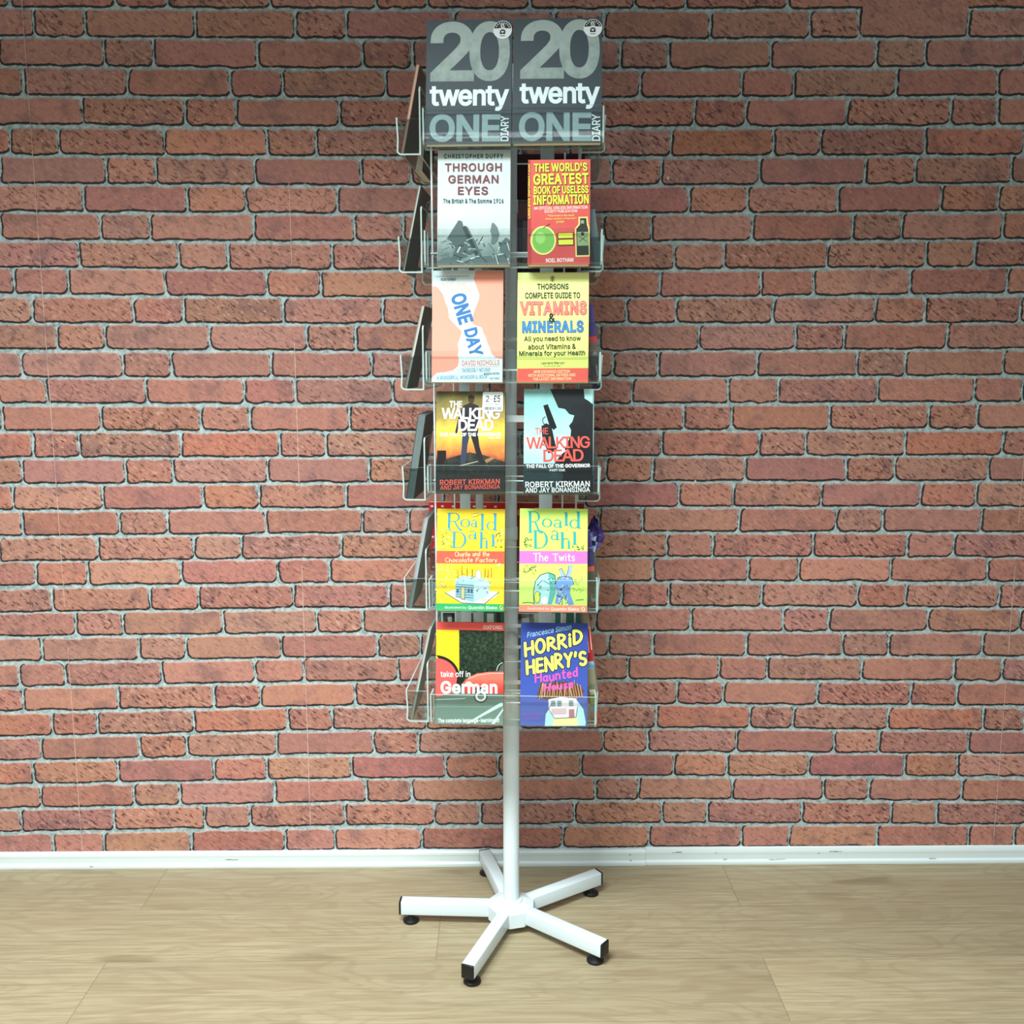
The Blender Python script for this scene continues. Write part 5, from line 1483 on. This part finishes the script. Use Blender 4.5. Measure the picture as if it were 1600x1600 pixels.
c = [(820, 609), (930, 611), (924, 776), (817, 774)]
A = Art(c, G4, .1225, .185)
cy_ = photo_print('cold_mist', [(0, (.20, .29, .29)), (.18, (.24, .34, .34)), (.24, (.62, .80, .81)), (.5, (.74, .90, .91)), (.8, (.58, .80, .80)), (1, (.50, .72, .72))], 24, span=(0, .185), amount=.16)
A.full(cy_, 0)
nv = photo_print('black_coat', [(0.3, (.075, .09, .10)), (.8, (.13, .155, .165))], 30, amount=.6)
A.poly([(1160, 84), (1185, 150), (1202, 190), (1215, 222), (1262, 232), (1290, 268), (1325, 278), (1310, 322), (1286, 350), (1300, 380), (1296, 420), (1250, 520), (1180, 612), (1225, 700), (1190, 840), (1440, 840), (1462, 84)], nv, 1)
A.poly([(1396, 92), (1462, 90), (1455, 200), (1425, 175), (1400, 160)], (.66, .86, .87), 2)
A.poly([(965, 610), (1215, 612), (1240, 700), (1190, 835), (962, 835)], photo_print('dark_water', [(.2, (.15, .22, .23)), (.8, (.32, .44, .45))], 60, amount=.7, stretch=(.4, 1, 2)), 2)
A.poly([(1110, 205), (1142, 196), (1202, 360), (1180, 378), (1150, 345)], (.07, .09, .10), 3)
A.poly([(1130, 330), (1165, 350), (1180, 430), (1200, 520), (1140, 540), (1100, 440), (1095, 350)], (.10, .13, .14), 3)
A.line(arc(1124, 312, 20, 26, 90, 270, 8), 5, (.07, .09, .10), 3)
A.poly([(1180, 520), (1235, 480), (1260, 525), (1215, 560)], (.80, .93, .94), 2)
rd = (.93, .36, .33)
A.text('THE', 1050, 362, 1142, 407, rd, 6, .005, .92)
A.text('WALKING', 988, 424, 1428, 507, rd, 6, .022, .85)
A.text('DEAD', 1105, 514, 1382, 598, rd, 6, .022, .86)
A.text('THE FALL OF THE GOVERNOR', 985, 615, 1425, 641, wt, 6, .045)
A.text('PART ONE', 1147, 650, 1253, 666, wt, 6, .03)
A.text('ROBERT KIRKMAN', 978, 733, 1420, 773, wt, 6, .03)
A.text('AND JAY BONANSINGA', 978, 775, 1420, 809, wt, 6, .025)
book('paperback_book', 'black and pale teal paperback with a dark silhouette, pistol and red title', 'book', FRONT, .0315, 3, .1225, .185, .020, (.12, .15, .16), A, tilt=math.radians(7.4))

# ---- fifth tier
G5 = (600, 770, 4.44444)


def serif_name(A, spec, m, lv=5):
    """tall thin serif lettering: per letter x, top y, x1, bottom y"""
    TK, TN = 17, 5
    for ch, x0, y0, x1, y1 in spec:
        w, h = x1 - x0, y1 - y0
        s = x0 + w * .18

        def bar(x, ya, yb, t=TK):
            A.rect(x - t / 2, ya, x + t / 2, yb, m, lv)

        def foot(x, y, l=15):
            A.rect(x - l, y - 2.5, x + l, y + 2.5, m, lv)

        def crescent(cx, cy, rx, ry, a0, a1, thick):
            n = 22
            for k in range(n):
                p, q = math.radians(a0 + (a1 - a0) * k / n), math.radians(a0 + (a1 - a0) * (k + 1) / n)
                pts = []
                for a, s_ in ((p, 1), (q, 1), (q, -1), (p, -1)):
                    t = TN / 2 + (thick - TN) / 2 * abs(math.cos(a)) ** 1.5
                    pts.append((cx + (rx + s_ * t) * math.cos(a), cy + (ry + s_ * t * .6) * math.sin(a)))
                A.raw(pts, [(0, 1, 2, 3)], m, lv)
        if ch in 'RD':
            bar(s, y0, y1)
            foot(s, y0 + 2)
            foot(s, y1 - 2)
            if ch == 'R':
                A.rect(s, y0, s + w * .35, y0 + 5, m, lv)
                A.rect(s, y0 + h * .48 - 2, s + w * .35, y0 + h * .48 + 3, m, lv)
                crescent(s + w * .33, y0 + h * .25, w * .33, h * .235, -90, 90, 13)
                A.line([(s + w * .38, y0 + h * .5), (x1 - w * .14, y1 - 8), (x1 + 5, y1)], 11, m, lv)
            else:
                A.rect(s, y0, s + w * .3, y0 + 5, m, lv)
                A.rect(s, y1 - 5, s + w * .3, y1, m, lv)
                crescent(s + w * .28, (y0 + y1) / 2, w * .52, h * .48, -90, 90, 16)
        elif ch == 'o':
            crescent((x0 + x1) / 2, (y0 + y1) / 2, w * .42, h * .45, 0, 360, 13)
        elif ch == 'a':
            crescent(x0 + w * .42, y1 - h * .28, w * .34, h * .25, 0, 360, 10)
            bar(x1 - w * .2, y0 + h * .2, y1, 12)
            A.line(arc(x0 + w * .45, y0 + h * .24, w * .32, h * .2, 180, 350, 10), 5, m, lv)
            foot(x1 - w * .12, y1 - 2, 8)
        elif ch == 'l':
            bar((x0 + x1) / 2, y0, y1)
            foot((x0 + x1) / 2 - 5, y0 + 2, 10)
            foot((x0 + x1) / 2, y1 - 2)
        elif ch == 'd':
            bar(x1 - w * .22, y0, y1)
            foot(x1 - w * .3, y0 + 2, 11)
            foot(x1 - w * .15, y1 - 2, 12)
            crescent(x0 + w * .42, y1 - h * .27, w * .36, h * .25, 0, 360, 12)
        elif ch == 'h':
            bar(x0 + w * .2, y0, y1)
            foot(x0 + w * .12, y0 + 2, 10)
            foot(x0 + w * .2, y1 - 2, 12)
            A.line([(x0 + w * .22, y0 + h * .55)] + arc(x0 + w * .52, y0 + h * .58, w * .27, h * .2, 180, 350, 10), 6, m, lv)
            bar(x1 - w * .2, y0 + h * .55, y1, 13)
            foot(x1 - w * .2, y1 - 2, 11)


def flecks(A, x0, y0, x1, y1, n, cols, lv, ln=14, w=4):
    for k in range(n):
        x, y, a = rs.uniform(x0, x1), rs.uniform(y0, y1), rs.uniform(0, 6.3)
        l = rs.uniform(.5, 1) * ln
        A.line([(x, y), (x + l * math.cos(a), y + l * math.sin(a))], rs.uniform(.6, 1) * w, rs.choice(cols), lv + k % 3, False)


c = [(680.5, 797), (788, 796.5), (788, 957), (684, 956)]
A = Art(c, G5, .1228, .1845)
A.full((.985, .855, .21), 0)
ink = (.16, .18, .17)
A.poly([(355, 419), (840, 419), (840, 507), (358, 507)], (.945, .375, .295), 1)
A.poly([(365, 779), (840, 783), (840, 835), (368, 828)], (.20, .74, .46), 1)
db = (.26, .61, .72)
serif_name(A, [('R', 425, 150, 528, 272), ('o', 522, 190, 592, 252), ('a', 598, 196, 642, 250), ('l', 662, 155, 692, 272), ('d', 708, 150, 784, 272),
               ('D', 465, 283, 562, 398), ('a', 582, 275, 642, 335), ('h', 660, 282, 722, 398), ('l', 742, 300, 768, 384)], db, 5)
A.hand('Charlie and the', (492, 457), (238, -4), (0, -30), 3.4, (.99, .94, .70), 6, .22)
A.hand('Chocolate Factory', (426, 498), (358, -6), (0, -28), 3.6, (.99, .94, .70), 6, .22, 2)
A.poly([(600, 158), (650, 150), (652, 164), (604, 180)], (.98, .90, .45), 4)
A.line([(600, 158), (650, 150), (652, 164), (604, 180), (600, 158)], 2, ink, 5, False)
# plain factory with chimneys on an open sheet
A.poly([(430, 705), (520, 682), (800, 700), (775, 735), (700, 782), (545, 775)], (.93, .955, .93), 2)
A.line([(430, 705), (545, 775), (700, 782), (800, 700)], 4, (.35, .33, .22), 3)
for x in (515, 540, 575, 610, 700, 722, 745):
    A.line([(x, 600), (x + rs.uniform(-4, 4), rs.uniform(520, 550))], 5, (.72, .42, .14), 3, False)
    A.line([(x + 6, 600), (x + 7, 548)], 2, ink, 4, False)
A.poly([(636, 610), (638, 566), (656, 545), (674, 566), (676, 612)], (.82, .90, .95), 4)
A.line([(638, 610), (638, 566), (656, 545), (674, 566), (676, 612)], 2.4, ink, 5, False)
A.poly([(495, 620), (540, 590), (690, 605), (735, 640), (660, 655), (500, 640)], (.66, .82, .90), 4)
A.poly([(498, 632), (628, 640), (628, 770), (505, 735)], (.62, .80, .86), 5)
A.poly([(628, 640), (738, 625), (732, 720), (628, 768)], (.76, .87, .93), 5)
for k in range(6):
    y = 648 + k * 17
    A.line([(502, y), (626, y + 8)], 4, (.18, .33, .40), 6, False)
A.poly([(538, 665), (566, 667), (566, 752), (540, 745)], (.80, .80, .62), 7)
A.line([(538, 665), (566, 667), (566, 752), (540, 745), (538, 665)], 3, ink, 8, False)
for x in (510, 585, 606):
    A.rect(x, 680, x + 14, 706, (.22, .36, .44), 7)
flecks(A, 505, 575, 735, 640, 26, [ink, (.30, .45, .55), (.85, .92, .96)], 6, 16, 4)
flecks(A, 640, 650, 735, 760, 22, [(.95, .90, .55), (.85, .90, .92), (.35, .40, .40)], 6, 20, 6)
flecks(A, 385, 250, 470, 400, 26, [ink, (.93, .72, .66), (.93, .95, .90), (.36, .66, .40)], 6, 20, 5)
flecks(A, 755, 255, 832, 400, 24, [ink, (.93, .72, .66), (.30, .52, .72), (.93, .95, .90)], 6, 20, 5)
flecks(A, 380, 520, 495, 600, 22, [(.99, .92, .55), (.97, .90, .62)], 2, 26, 6)
A.poly([(392, 640), (404, 634), (436, 662), (424, 672)], (.99, .93, .62), 3)
A.line([(392, 640), (404, 634), (436, 662), (424, 672), (392, 640)], 2, ink, 4, False)
A.poly([(778, 518), (800, 502), (820, 514), (790, 524)], (.99, .93, .62), 3)
A.text('illustrated by', 433, 797, 580, 817, (.93, .985, .93), 6, .012)
A.text('Quentin Blake', 592, 795, 790, 818, (.96, .99, .95), 6, .02)
A.disc(817, 806, 11, 15, (.97, .91, .45), 6)
A.line([(813, 812), (817, 803), (821, 797)], 5, ink, 7)
book('paperback_book', 'bright yellow paperback with a red title band and pale blue factory drawing', 'book', FRONT, -.1262, 4, .1228, .1845, .012, (.95, .82, .22), A, tilt=math.radians(11.3))

c = [(813, 796), (918.5, 796), (917, 958), (810, 957)]
A = Art(c, G5, .1225, .186)
A.full((.80, .935, .44), 0)
A.poly([(940, 408), (1420, 408), (1418, 497), (938, 497)], (.80, .47, .76), 1)
A.poly([(930, 783), (1418, 787), (1416, 842), (928, 836)], (.97, .565, .465), 1)
tq = (.18, .66, .68)
serif_name(A, [('R', 1000, 135, 1092, 282), ('o', 1098, 182, 1168, 245), ('a', 1178, 190, 1238, 246), ('l', 1250, 142, 1282, 232), ('d', 1288, 136, 1368, 250),
               ('D', 1035, 265, 1132, 390), ('a', 1158, 265, 1216, 332), ('h', 1224, 278, 1298, 390), ('l', 1310, 275, 1338, 362)], tq, 5)
A.hand('The Twits', (1038, 480), (285, -4), (0, -52), 6.5, (.985, .95, .98), 6, .24, 5)
# two plain tumbling bundles of blue cloth
A.poly([(1040, 780), (1035, 700), (1050, 620), (1085, 575), (1140, 558), (1185, 575), (1192, 640), (1180, 720), (1165, 782)], (.66, .86, .86), 2)
A.poly([(1140, 562), (1188, 575), (1192, 700), (1160, 780), (1135, 780), (1150, 680)], (.36, .68, .66), 3)
A.line([(1040, 780), (1035, 700), (1050, 620), (1085, 575), (1140, 558), (1185, 575), (1192, 640)], 5, (.14, .26, .28), 4, False)
A.line([(1060, 650), (1100, 610), (1150, 640)], 3.4, (.14, .26, .28), 5, False)
A.disc(1062, 730, 20, 42, (.82, .90, .35), 4)
A.line(arc(1062, 730, 20, 42, 0, 360, 16), 3.4, (.22, .30, .16), 5, False)
A.disc(1112, 752, 24, 26, (.93, .90, .90), 4)
A.poly([(1182, 640), (1210, 590), (1250, 585), (1300, 590), (1320, 640), (1295, 650), (1290, 700), (1318, 780), (1280, 785), (1250, 720), (1215, 780), (1185, 770), (1200, 690)], (.42, .60, .82), 3)
A.poly([(1212, 540), (1232, 528), (1262, 590), (1235, 605)], (.62, .72, .88), 4)
A.poly([(1284, 505), (1308, 503), (1300, 560), (1275, 610), (1255, 598)], (.62, .72, .88), 4)
A.line([(1212, 540), (1232, 528), (1262, 590)], 3, ink, 5, False)
A.line([(1284, 505), (1275, 560), (1255, 598)], 3, ink, 5, False)
A.line([(1182, 640), (1210, 590), (1250, 585), (1300, 590), (1320, 640)], 4, ink, 5, False)
flecks(A, 1205, 655, 1275, 770, 42, [ink, ink, (.85, .90, .92)], 6, 24, 4)
flecks(A, 1050, 590, 1170, 700, 16, [(.14, .26, .28), (.85, .94, .94)], 6, 26, 4)
flecks(A, 975, 515, 1060, 565, 20, [(.25, .38, .12), (.16, .22, .10)], 3, 22, 5)
flecks(A, 975, 290, 1020, 400, 18, [(.25, .38, .12), (.16, .22, .10)], 3, 18, 5)
flecks(A, 1305, 375, 1392, 405, 14, [(.25, .32, .12), (.16, .22, .10)], 3, 18, 5)
flecks(A, 1310, 590, 1395, 690, 26, [(.45, .58, .18)], 3, 22, 3)
flecks(A, 950, 650, 1030, 760, 20, [(.88, .96, .62)], 2, 26, 5)
A.line([(960, 770), (1000, 766), (1040, 772)], 4, ink, 4)
A.line([(1330, 750), (1385, 745)], 4, ink, 4)
A.text('illustrated by', 993, 799, 1145, 822, (.99, .92, .86), 6, .012)
A.text('Quentin Blake', 1156, 800, 1352, 826, (.99, .94, .88), 6, .02)
A.disc(1382, 812, 12, 16, (.98, .93, .80), 6)
A.line([(1378, 820), (1382, 810), (1386, 802)], 5, ink, 7)
book('paperback_book', 'lime green paperback with a mauve title band and blue drawing', 'book', FRONT, .0236, 4, .1225, .186, .010, (.76, .88, .42), A, tilt=math.radians(12.3))

# ---- bottom tier
G6 = (600, 950, 4.44444)
c = [(683, 971), (789, 971), (785, 1132), (679, 1129)]
A = Art(c, G6, .1255, .187)
hedge = photo_print('hedge_photo', [(.25, (.06, .10, .07)), (.5, (.12, .19, .13)), (.75, (.24, .33, .22)), (.95, (.45, .52, .42))], 150, amount=.9, span=(-.3, .6))
road = photo_print('road_photo', [(0, (.46, .58, .53)), (.45, (.40, .52, .48)), (.62, (.27, .36, .33)), (.8, (.36, .47, .43))], 40, span=(0, .075), amount=.10, stretch=(.3, 1, 1))
A.full(hedge, 0)
A.poly([(360, 560), (835, 560), (826, 810), (345, 800)], road, 1)
A.poly([(362, 147), (523, 147), (520, 470), (358, 470)], (.985, .865, .15), 2)
A.disc(358, 475, 166, 152, (.10, .11, .09), 3, -90, 20)
A.disc(358, 475, 147, 132, (.94, .36, .34), 4, -90, 90)
A.poly([(356, 343), (362, 343), (362, 588), (354, 588)], (.94, .36, .34), 4)
A.poly([(358, 470), (505, 470), (498, 530), (470, 588), (354, 588)], (.94, .36, .34), 4)
A.poly([(365, 92), (845, 95), (842, 150), (362, 146)], (.945, .37, .345), 5)
car = photo_print('red_car', [(0, (.70, .17, .15)), (.6, (.85, .27, .22)), (1, (.93, .45, .38))], 40, span=(.045, .085), amount=.15)
A.poly([(545, 512), (580, 478), (640, 450), (720, 438), (830, 436), (830, 590), (715, 590), (700, 552), (660, 540), (622, 560), (612, 592), (560, 580), (540, 548)], car, 4)
A.line([(585, 485), (650, 460), (740, 448), (830, 448)], 4, (.97, .75, .68), 5, False)
A.disc(585, 520, 22, 17, (.93, .80, .76), 5)
A.line(arc(835, 430, 52, 58, 180, 260, 10), 4, (.85, .90, .88), 5, False)
A.poly([(792, 436), (812, 395), (835, 375), (835, 436)], (.30, .36, .33), 4)
A.disc(668, 606, 48, 46, (.12, .15, .14), 5)
A.disc(668, 606, 38, 36, (.72, .78, .75), 6)
A.disc(668, 606, 24, 23, (.33, .40, .38), 7)
A.poly([(560, 795), (590, 790), (822, 672), (822, 652), (800, 655)], (.84, .93, .91), 2)
A.poly([(738, 800), (762, 800), (824, 705), (824, 690)], (.84, .93, .91), 2)
A.line([(358, 628), (560, 622)], 3, (.75, .85, .81), 2, False)
A.line([(358, 676), (828, 682)], 2.4, (.62, .74, .70), 2, False)
A.text('OXFORD', 692, 113, 826, 138, (.99, .93, .90), 8, .035)
A.text('take off in', 393, 432, 597, 473, (.97, .985, .97), 8, .012)
A.text('German', 392, 500, 785, 590, (.985, .995, .985), 8, .05)
A.text('The complete language-learning kit', 372, 757, 797, 795, (.95, .985, .97), 8, .045)
book('paperback_book', 'German language course paperback with a red car and dark green hedge on it', 'book', FRONT, -.1305, 5, .1255, .187, .010, (.75, .30, .28), A, tilt=math.radians(12.3))

c = [(815, 975), (919, 978), (917, 1139), (811, 1136)]
A = Art(c, G6, .1230, .1875)
A.full(photo_print('blue_cover', [(0, (.30, .40, .72)), (.4, (.25, .34, .68)), (1, (.20, .28, .60))], 12, span=(0, .187), amount=.08), 0)
A.text_q('Francesca Simon', (997, 214), (304, -52), (4, -38), (.60, .80, .95), 6, .02)
bo = (.10, .13, .22)
yh = (.96, .965, .44)
A.hand('HORRiD', (985, 338), (392, -84), (-6, -88), 30, bo, 5, .34, 3)
A.hand('HORRiD', (985, 338), (392, -84), (-6, -88), 20, yh, 7, .34, 3)
A.hand("HENRY'S", (995, 462), (408, -62), (-6, -92), 30, bo, 5, .34, 4)
A.hand("HENRY'S", (995, 462), (408, -62), (-6, -92), 20, yh, 7, .34, 4)
pkk = (.94, .36, .72)
A.hand('Haunted', (1052, 526), (292, -42), (-3, -58), 11, pkk, 7, .30, 6)
A.hand('House', (1112, 588), (200, -30), (-3, -52), 11, pkk, 9, .32, 7)
# a plain cream house under spiky thatch, standing on a pale hill
A.poly([(1112, 832), (1120, 740), (1165, 670), (1240, 640), (1340, 655), (1385, 720), (1400, 800), (1395, 832)], (.72, .89, .90), 1)
A.poly([(1165, 832), (1175, 775), (1340, 770), (1348, 832)], (.95, .945, .66), 2)
A.poly([(1140, 628), (1330, 612), (1342, 700), (1330, 772), (1180, 778), (1140, 710)], (.93, .88, .90), 3)
thk = [(.36, .23, .15), (.52, .35, .23), (.28, .18, .13), (.78, .62, .48)]
A.poly([(1060, 600), (1110, 545), (1220, 520), (1330, 535), (1392, 590), (1345, 640), (1225, 628), (1120, 648)], (.40, .26, .17), 3)
for k in range(74):
    x = 1062 + k * 4.4
    A.line([(x, 640 - 16 * math.sin((x - 1060) / 330 * PI) + rs.uniform(-8, 10)), (1220 + (x - 1220) * .86 + rs.uniform(-8, 8), 528 + rs.uniform(-16, 34))], rs.uniform(3, 8), thk[k % 4], 4 + k % 4, False)
oc = (.22, .33, .42)
for wx_ in (1160, 1202, 1284):
    A.rect(wx_, 655, wx_ + 26, 690, (.55, .72, .76), 8)
    A.line([(wx_ + 13, 655), (wx_ + 13, 690)], 3, oc, 9, False)
    A.line([(wx_, 672), (wx_ + 26, 672)], 3, oc, 9, False)
    A.line([(wx_, 655), (wx_ + 26, 655), (wx_ + 26, 690), (wx_, 690), (wx_, 655)], 3, oc, 9, False)
A.poly([(1282, 776), (1282, 716), (1318, 714), (1320, 774)], (.70, .48, .50), 8)
A.poly([(1160, 712), (1262, 708), (1262, 745), (1160, 748)], (.86, .74, .78), 8)
for p in ([(1140, 710), (1180, 778), (1330, 772), (1342, 700)], [(1120, 740), (1165, 670)], [(1385, 720), (1400, 800)]):
    A.line(p, 3, oc, 9, False)
A.text('Illustrated by', 958, 735, 1105, 762, (.60, .40, .76), 6, .01)
A.text('Tony Ross', 958, 768, 1075, 792, (.60, .40, .76), 6, .01)
book('paperback_book', 'deep blue paperback with wobbly yellow title and a thatched house drawing', 'book', FRONT, .0258, 5, .1230, .1875, .012, (.24, .33, .64), A, tilt=math.radians(11.3))

# ---- books in the side and rear pockets, mostly seen edge on
tan_edge = flat((.66, .64, .55), .85, noise=.05, scale=300, name='tan_page_edges')
book('paperback_book', 'red covered book standing edge on in the top left side pocket', 'book', LEFT, .004, 0, .139, .150, .006, (.72, .20, .22), pages=tan_edge, tilt=math.radians(11.5), back_art=[(0, 1, 0, 1, (.40, .40, .36))])
book('paperback_book', 'dark maroon book at the far end of the top left side pocket', 'book', LEFT, -.140, 0, .135, .125, .018, (.20, .12, .14), tilt=math.radians(6))
book('paperback_book', 'thin pale edged booklet leaning in the left pocket under the top tray', 'book', LEFT, .010, 1, .132, .150, .004, (.48, .49, .47), pages=paper_grey, tilt=math.radians(12), back_art=[(0, 1, 0, 1, (.40, .41, .39))])
book('paperback_book', 'thin grey booklet leaning in the left pocket beside the salmon paperback', 'book', LEFT, .010, 2, .132, .150, .005, (.62, .63, .61), pages=paper_grey, tilt=math.radians(13), back_art=[(0, 1, 0, 1, (.38, .39, .38))])
book('paperback_book', 'dark green grey book leaning in the left pocket beside the orange sky paperback', 'book', LEFT, .008, 3, .134, .155, .014, (.30, .36, .36), pages=flat((.40, .46, .46), .7, noise=.2, scale=60, name='dusty_edges'), tilt=math.radians(9), back_art=[(0, 1, 0, 1, (.22, .27, .28))])
book('paperback_book', 'grey white booklet leaning in the left pocket beside the bright yellow paperback', 'book', LEFT, .008, 4, .134, .172, .007, (.66, .70, .71), pages=flat((.60, .65, .67), .7, noise=.2, scale=80, name='cool_edges'), tilt=math.radians(11))
book('paperback_book', 'pale grey booklet leaning in the bottom left side pocket', 'book', LEFT, .008, 5, .134, .180, .005, (.62, .66, .65), pages=paper_grey, tilt=math.radians(12))

pur, org = (.27, .22, .48), (.92, .36, .24)
book('paperback_book', 'purple and brown spined book in the right pocket beside the pale yellow vitamins paperback', 'book', RIGHT, -.142, 2, .130, .150, .014, (.36, .28, .32), y=-.169, tilt=math.radians(7),
     spine=[(0, 1, .62, 1, pur), (0, 1, .55, .62, (.80, .22, .24)), (0, 1, .28, .55, (.45, .36, .33)), (.3, .8, .40, .44, (.92, .92, .92)), (.1, .9, .12, .16, (.80, .25, .28)), (.5, .7, .05, .30, (.90, .82, .85)), (0, 1, 0, .10, (.22, .19, .30))])
book('paperback_book', 'purple spined book with an orange band in the right pocket beside the lime green paperback', 'book', RIGHT, -.142, 4, .130, .150, .015, pur, y=-.169, tilt=math.radians(7),
     spine=[(0, 1, .50, .56, org), (0, 1, .30, .50, (.32, .36, .30)), (.0, .7, .22, .34, (.72, .22, .22)), (.2, 1, .12, .22, (.80, .86, .82)), (.3, 1, .16, .30, (.42, .62, .40)), (.0, .6, .06, .12, (.90, .42, .30)), (0, 1, 0, .06, (.25, .20, .20))])
book('paperback_book', 'red striped spined book in the right pocket beside the deep blue paperback', 'book', RIGHT, -.142, 5, .130, .182, .015, (.70, .17, .16), y=-.172, tilt=math.radians(5.5),
     spine=[(.1, .2, .72, 1, (.93, .80, .78)), (.45, .55, .75, 1, (.93, .80, .78)), (.8, .9, .78, 1, (.93, .80, .78)), (0, 1, .58, .66, (.45, .68, .86)), (0, 1, .36, .58, (.62, .58, .44)), (.1, .9, .34, .42, (.88, .90, .86)), (.2, .8, .20, .34, (.80, .80, .32)), (0, 1, .13, .19, (.50, .72, .86)), (0, 1, .06, .13, (.86, .30, .24))])
book('paperback_book', 'grey blue book in the right pocket beside the red apple and bottle paperback', 'book', RIGHT, -.142, 1, .130, .105, .012, (.52, .58, .60), y=-.167, tilt=math.radians(8))

bag = thing('plastic_wrapper', 'crumpled purple plastic wrapper sticking out of the right pocket by the lime green paperback', 'wrapper', (0, 0, 0), (0, 0, 0))
px, py = turned(-.128, -.152, RIGHT)
wx, wy = turned(px, py, TURN)
bag.location = (AX + wx, AY + wy, TIER[4] + .118)
bm = bmesh.new()
rb = random.Random(5)
cols = []
for j in range(8):
    row = []
    for i in range(7):
        u, v = i / 6, j / 7
        wd = .010 + .030 * math.sin(PI * min(1, v * .9 + .1)) * (1 if v < .6 else .8)
        row.append(bm.verts.new(((u - .45) * wd + .006 * v + rb.uniform(-.0022, .0022), rb.uniform(-.006, .006) - .004 * math.sin(9 * u + 4 * v), -.012 + .066 * v * (1 - .25 * abs(u - .5)) + rb.uniform(-.002, .002))))
    cols.append(row)
for j in range(7):
    for i in range(6):
        f = bm.faces.new((cols[j][i], cols[j][i + 1], cols[j + 1][i + 1], cols[j + 1][i]))
        f.material_index = 0 if rb.random() < .62 else (1 if rb.random() < .6 else 2)
sheet = mesh_obj('wrapper_sheet', bm, [flat((.20, .16, .36), .22, name='purple_film'), flat((.33, .30, .55), .2, name='violet_film'), flat((.62, .68, .82), .15, name='shiny_film')], bag)
md_ = sheet.modifiers.new('thickness', 'SOLIDIFY')
md_.thickness = .0004

dots = []
rd_ = random.Random(2)
for iy in range(9):
    for ix in range(7):
        u, v = (ix + .5 * (iy % 2) + .3) / 7.4, (iy + .5) / 9
        dots.append((u - .017, u + .017, v - .013, v + .013, (.96, .90, .90)))
book('hardback_book', 'red book with white polka dots in the rear pocket behind the bright yellow paperback', 'book', REAR, .016, 4, .166, .151, .012, (.80, .17, .19), back_art=dots, tilt=math.radians(5), y=-.170)
book('paperback_book', 'deep red book in the rear pocket behind the lime green paperback', 'book', REAR, -.146, 4, .148, .151, .012, (.55, .10, .12), back_art=[(.30, .92, .80, .93, (.86, .80, .80)), (.05, .22, .82, .90, (.80, .50, .30))], tilt=math.radians(5), y=-.170)
gl_ = (.10, .13, .14)
book('paperback_book', 'teal and grey book with black letters behind the German language course paperback', 'book', REAR, .016, 5, .146, .130, .012, (.22, .46, .44), tilt=math.radians(5), y=-.170,
     back_art=[(.02, .62, .55, .99, (.72, .78, .77)), (.05, .12, .6, .97, gl_), (.18, .25, .6, .97, gl_), (.05, .25, .90, .97, gl_), (.32, .38, .6, .97, gl_), (.44, .50, .6, .97, gl_), (.70, .80, .6, .97, (.85, .88, .87)), (.84, .90, .6, .99, gl_)])
book('paperback_book', 'teal and grey book with bold black letters behind the deep blue paperback', 'book', REAR, -.142, 5, .146, .130, .012, (.22, .44, .44), tilt=math.radians(5), y=-.170,
     back_art=[(.02, .62, .55, .99, (.76, .80, .79)), (.06, .13, .6, .97, gl_), (.24, .31, .6, .97, gl_), (.06, .31, .89, .97, gl_), (.38, .43, .6, .97, gl_), (.47, .52, .6, .97, gl_), (.38, .52, .91, .97, gl_), (.72, .78, .6, .99, (.85, .88, .87))])
book('hardback_book', 'large dark maroon book in the rear pocket behind the red apple and bottle paperback', 'book', REAR, -.140, 1, .146, .245, .016, (.19, .09, .12), tilt=math.radians(4), y=-.172,
     back_art=[(.0, .5, .50, .62, (.40, .10, .13)), (.15, .55, .15, .48, (.40, .36, .40))])
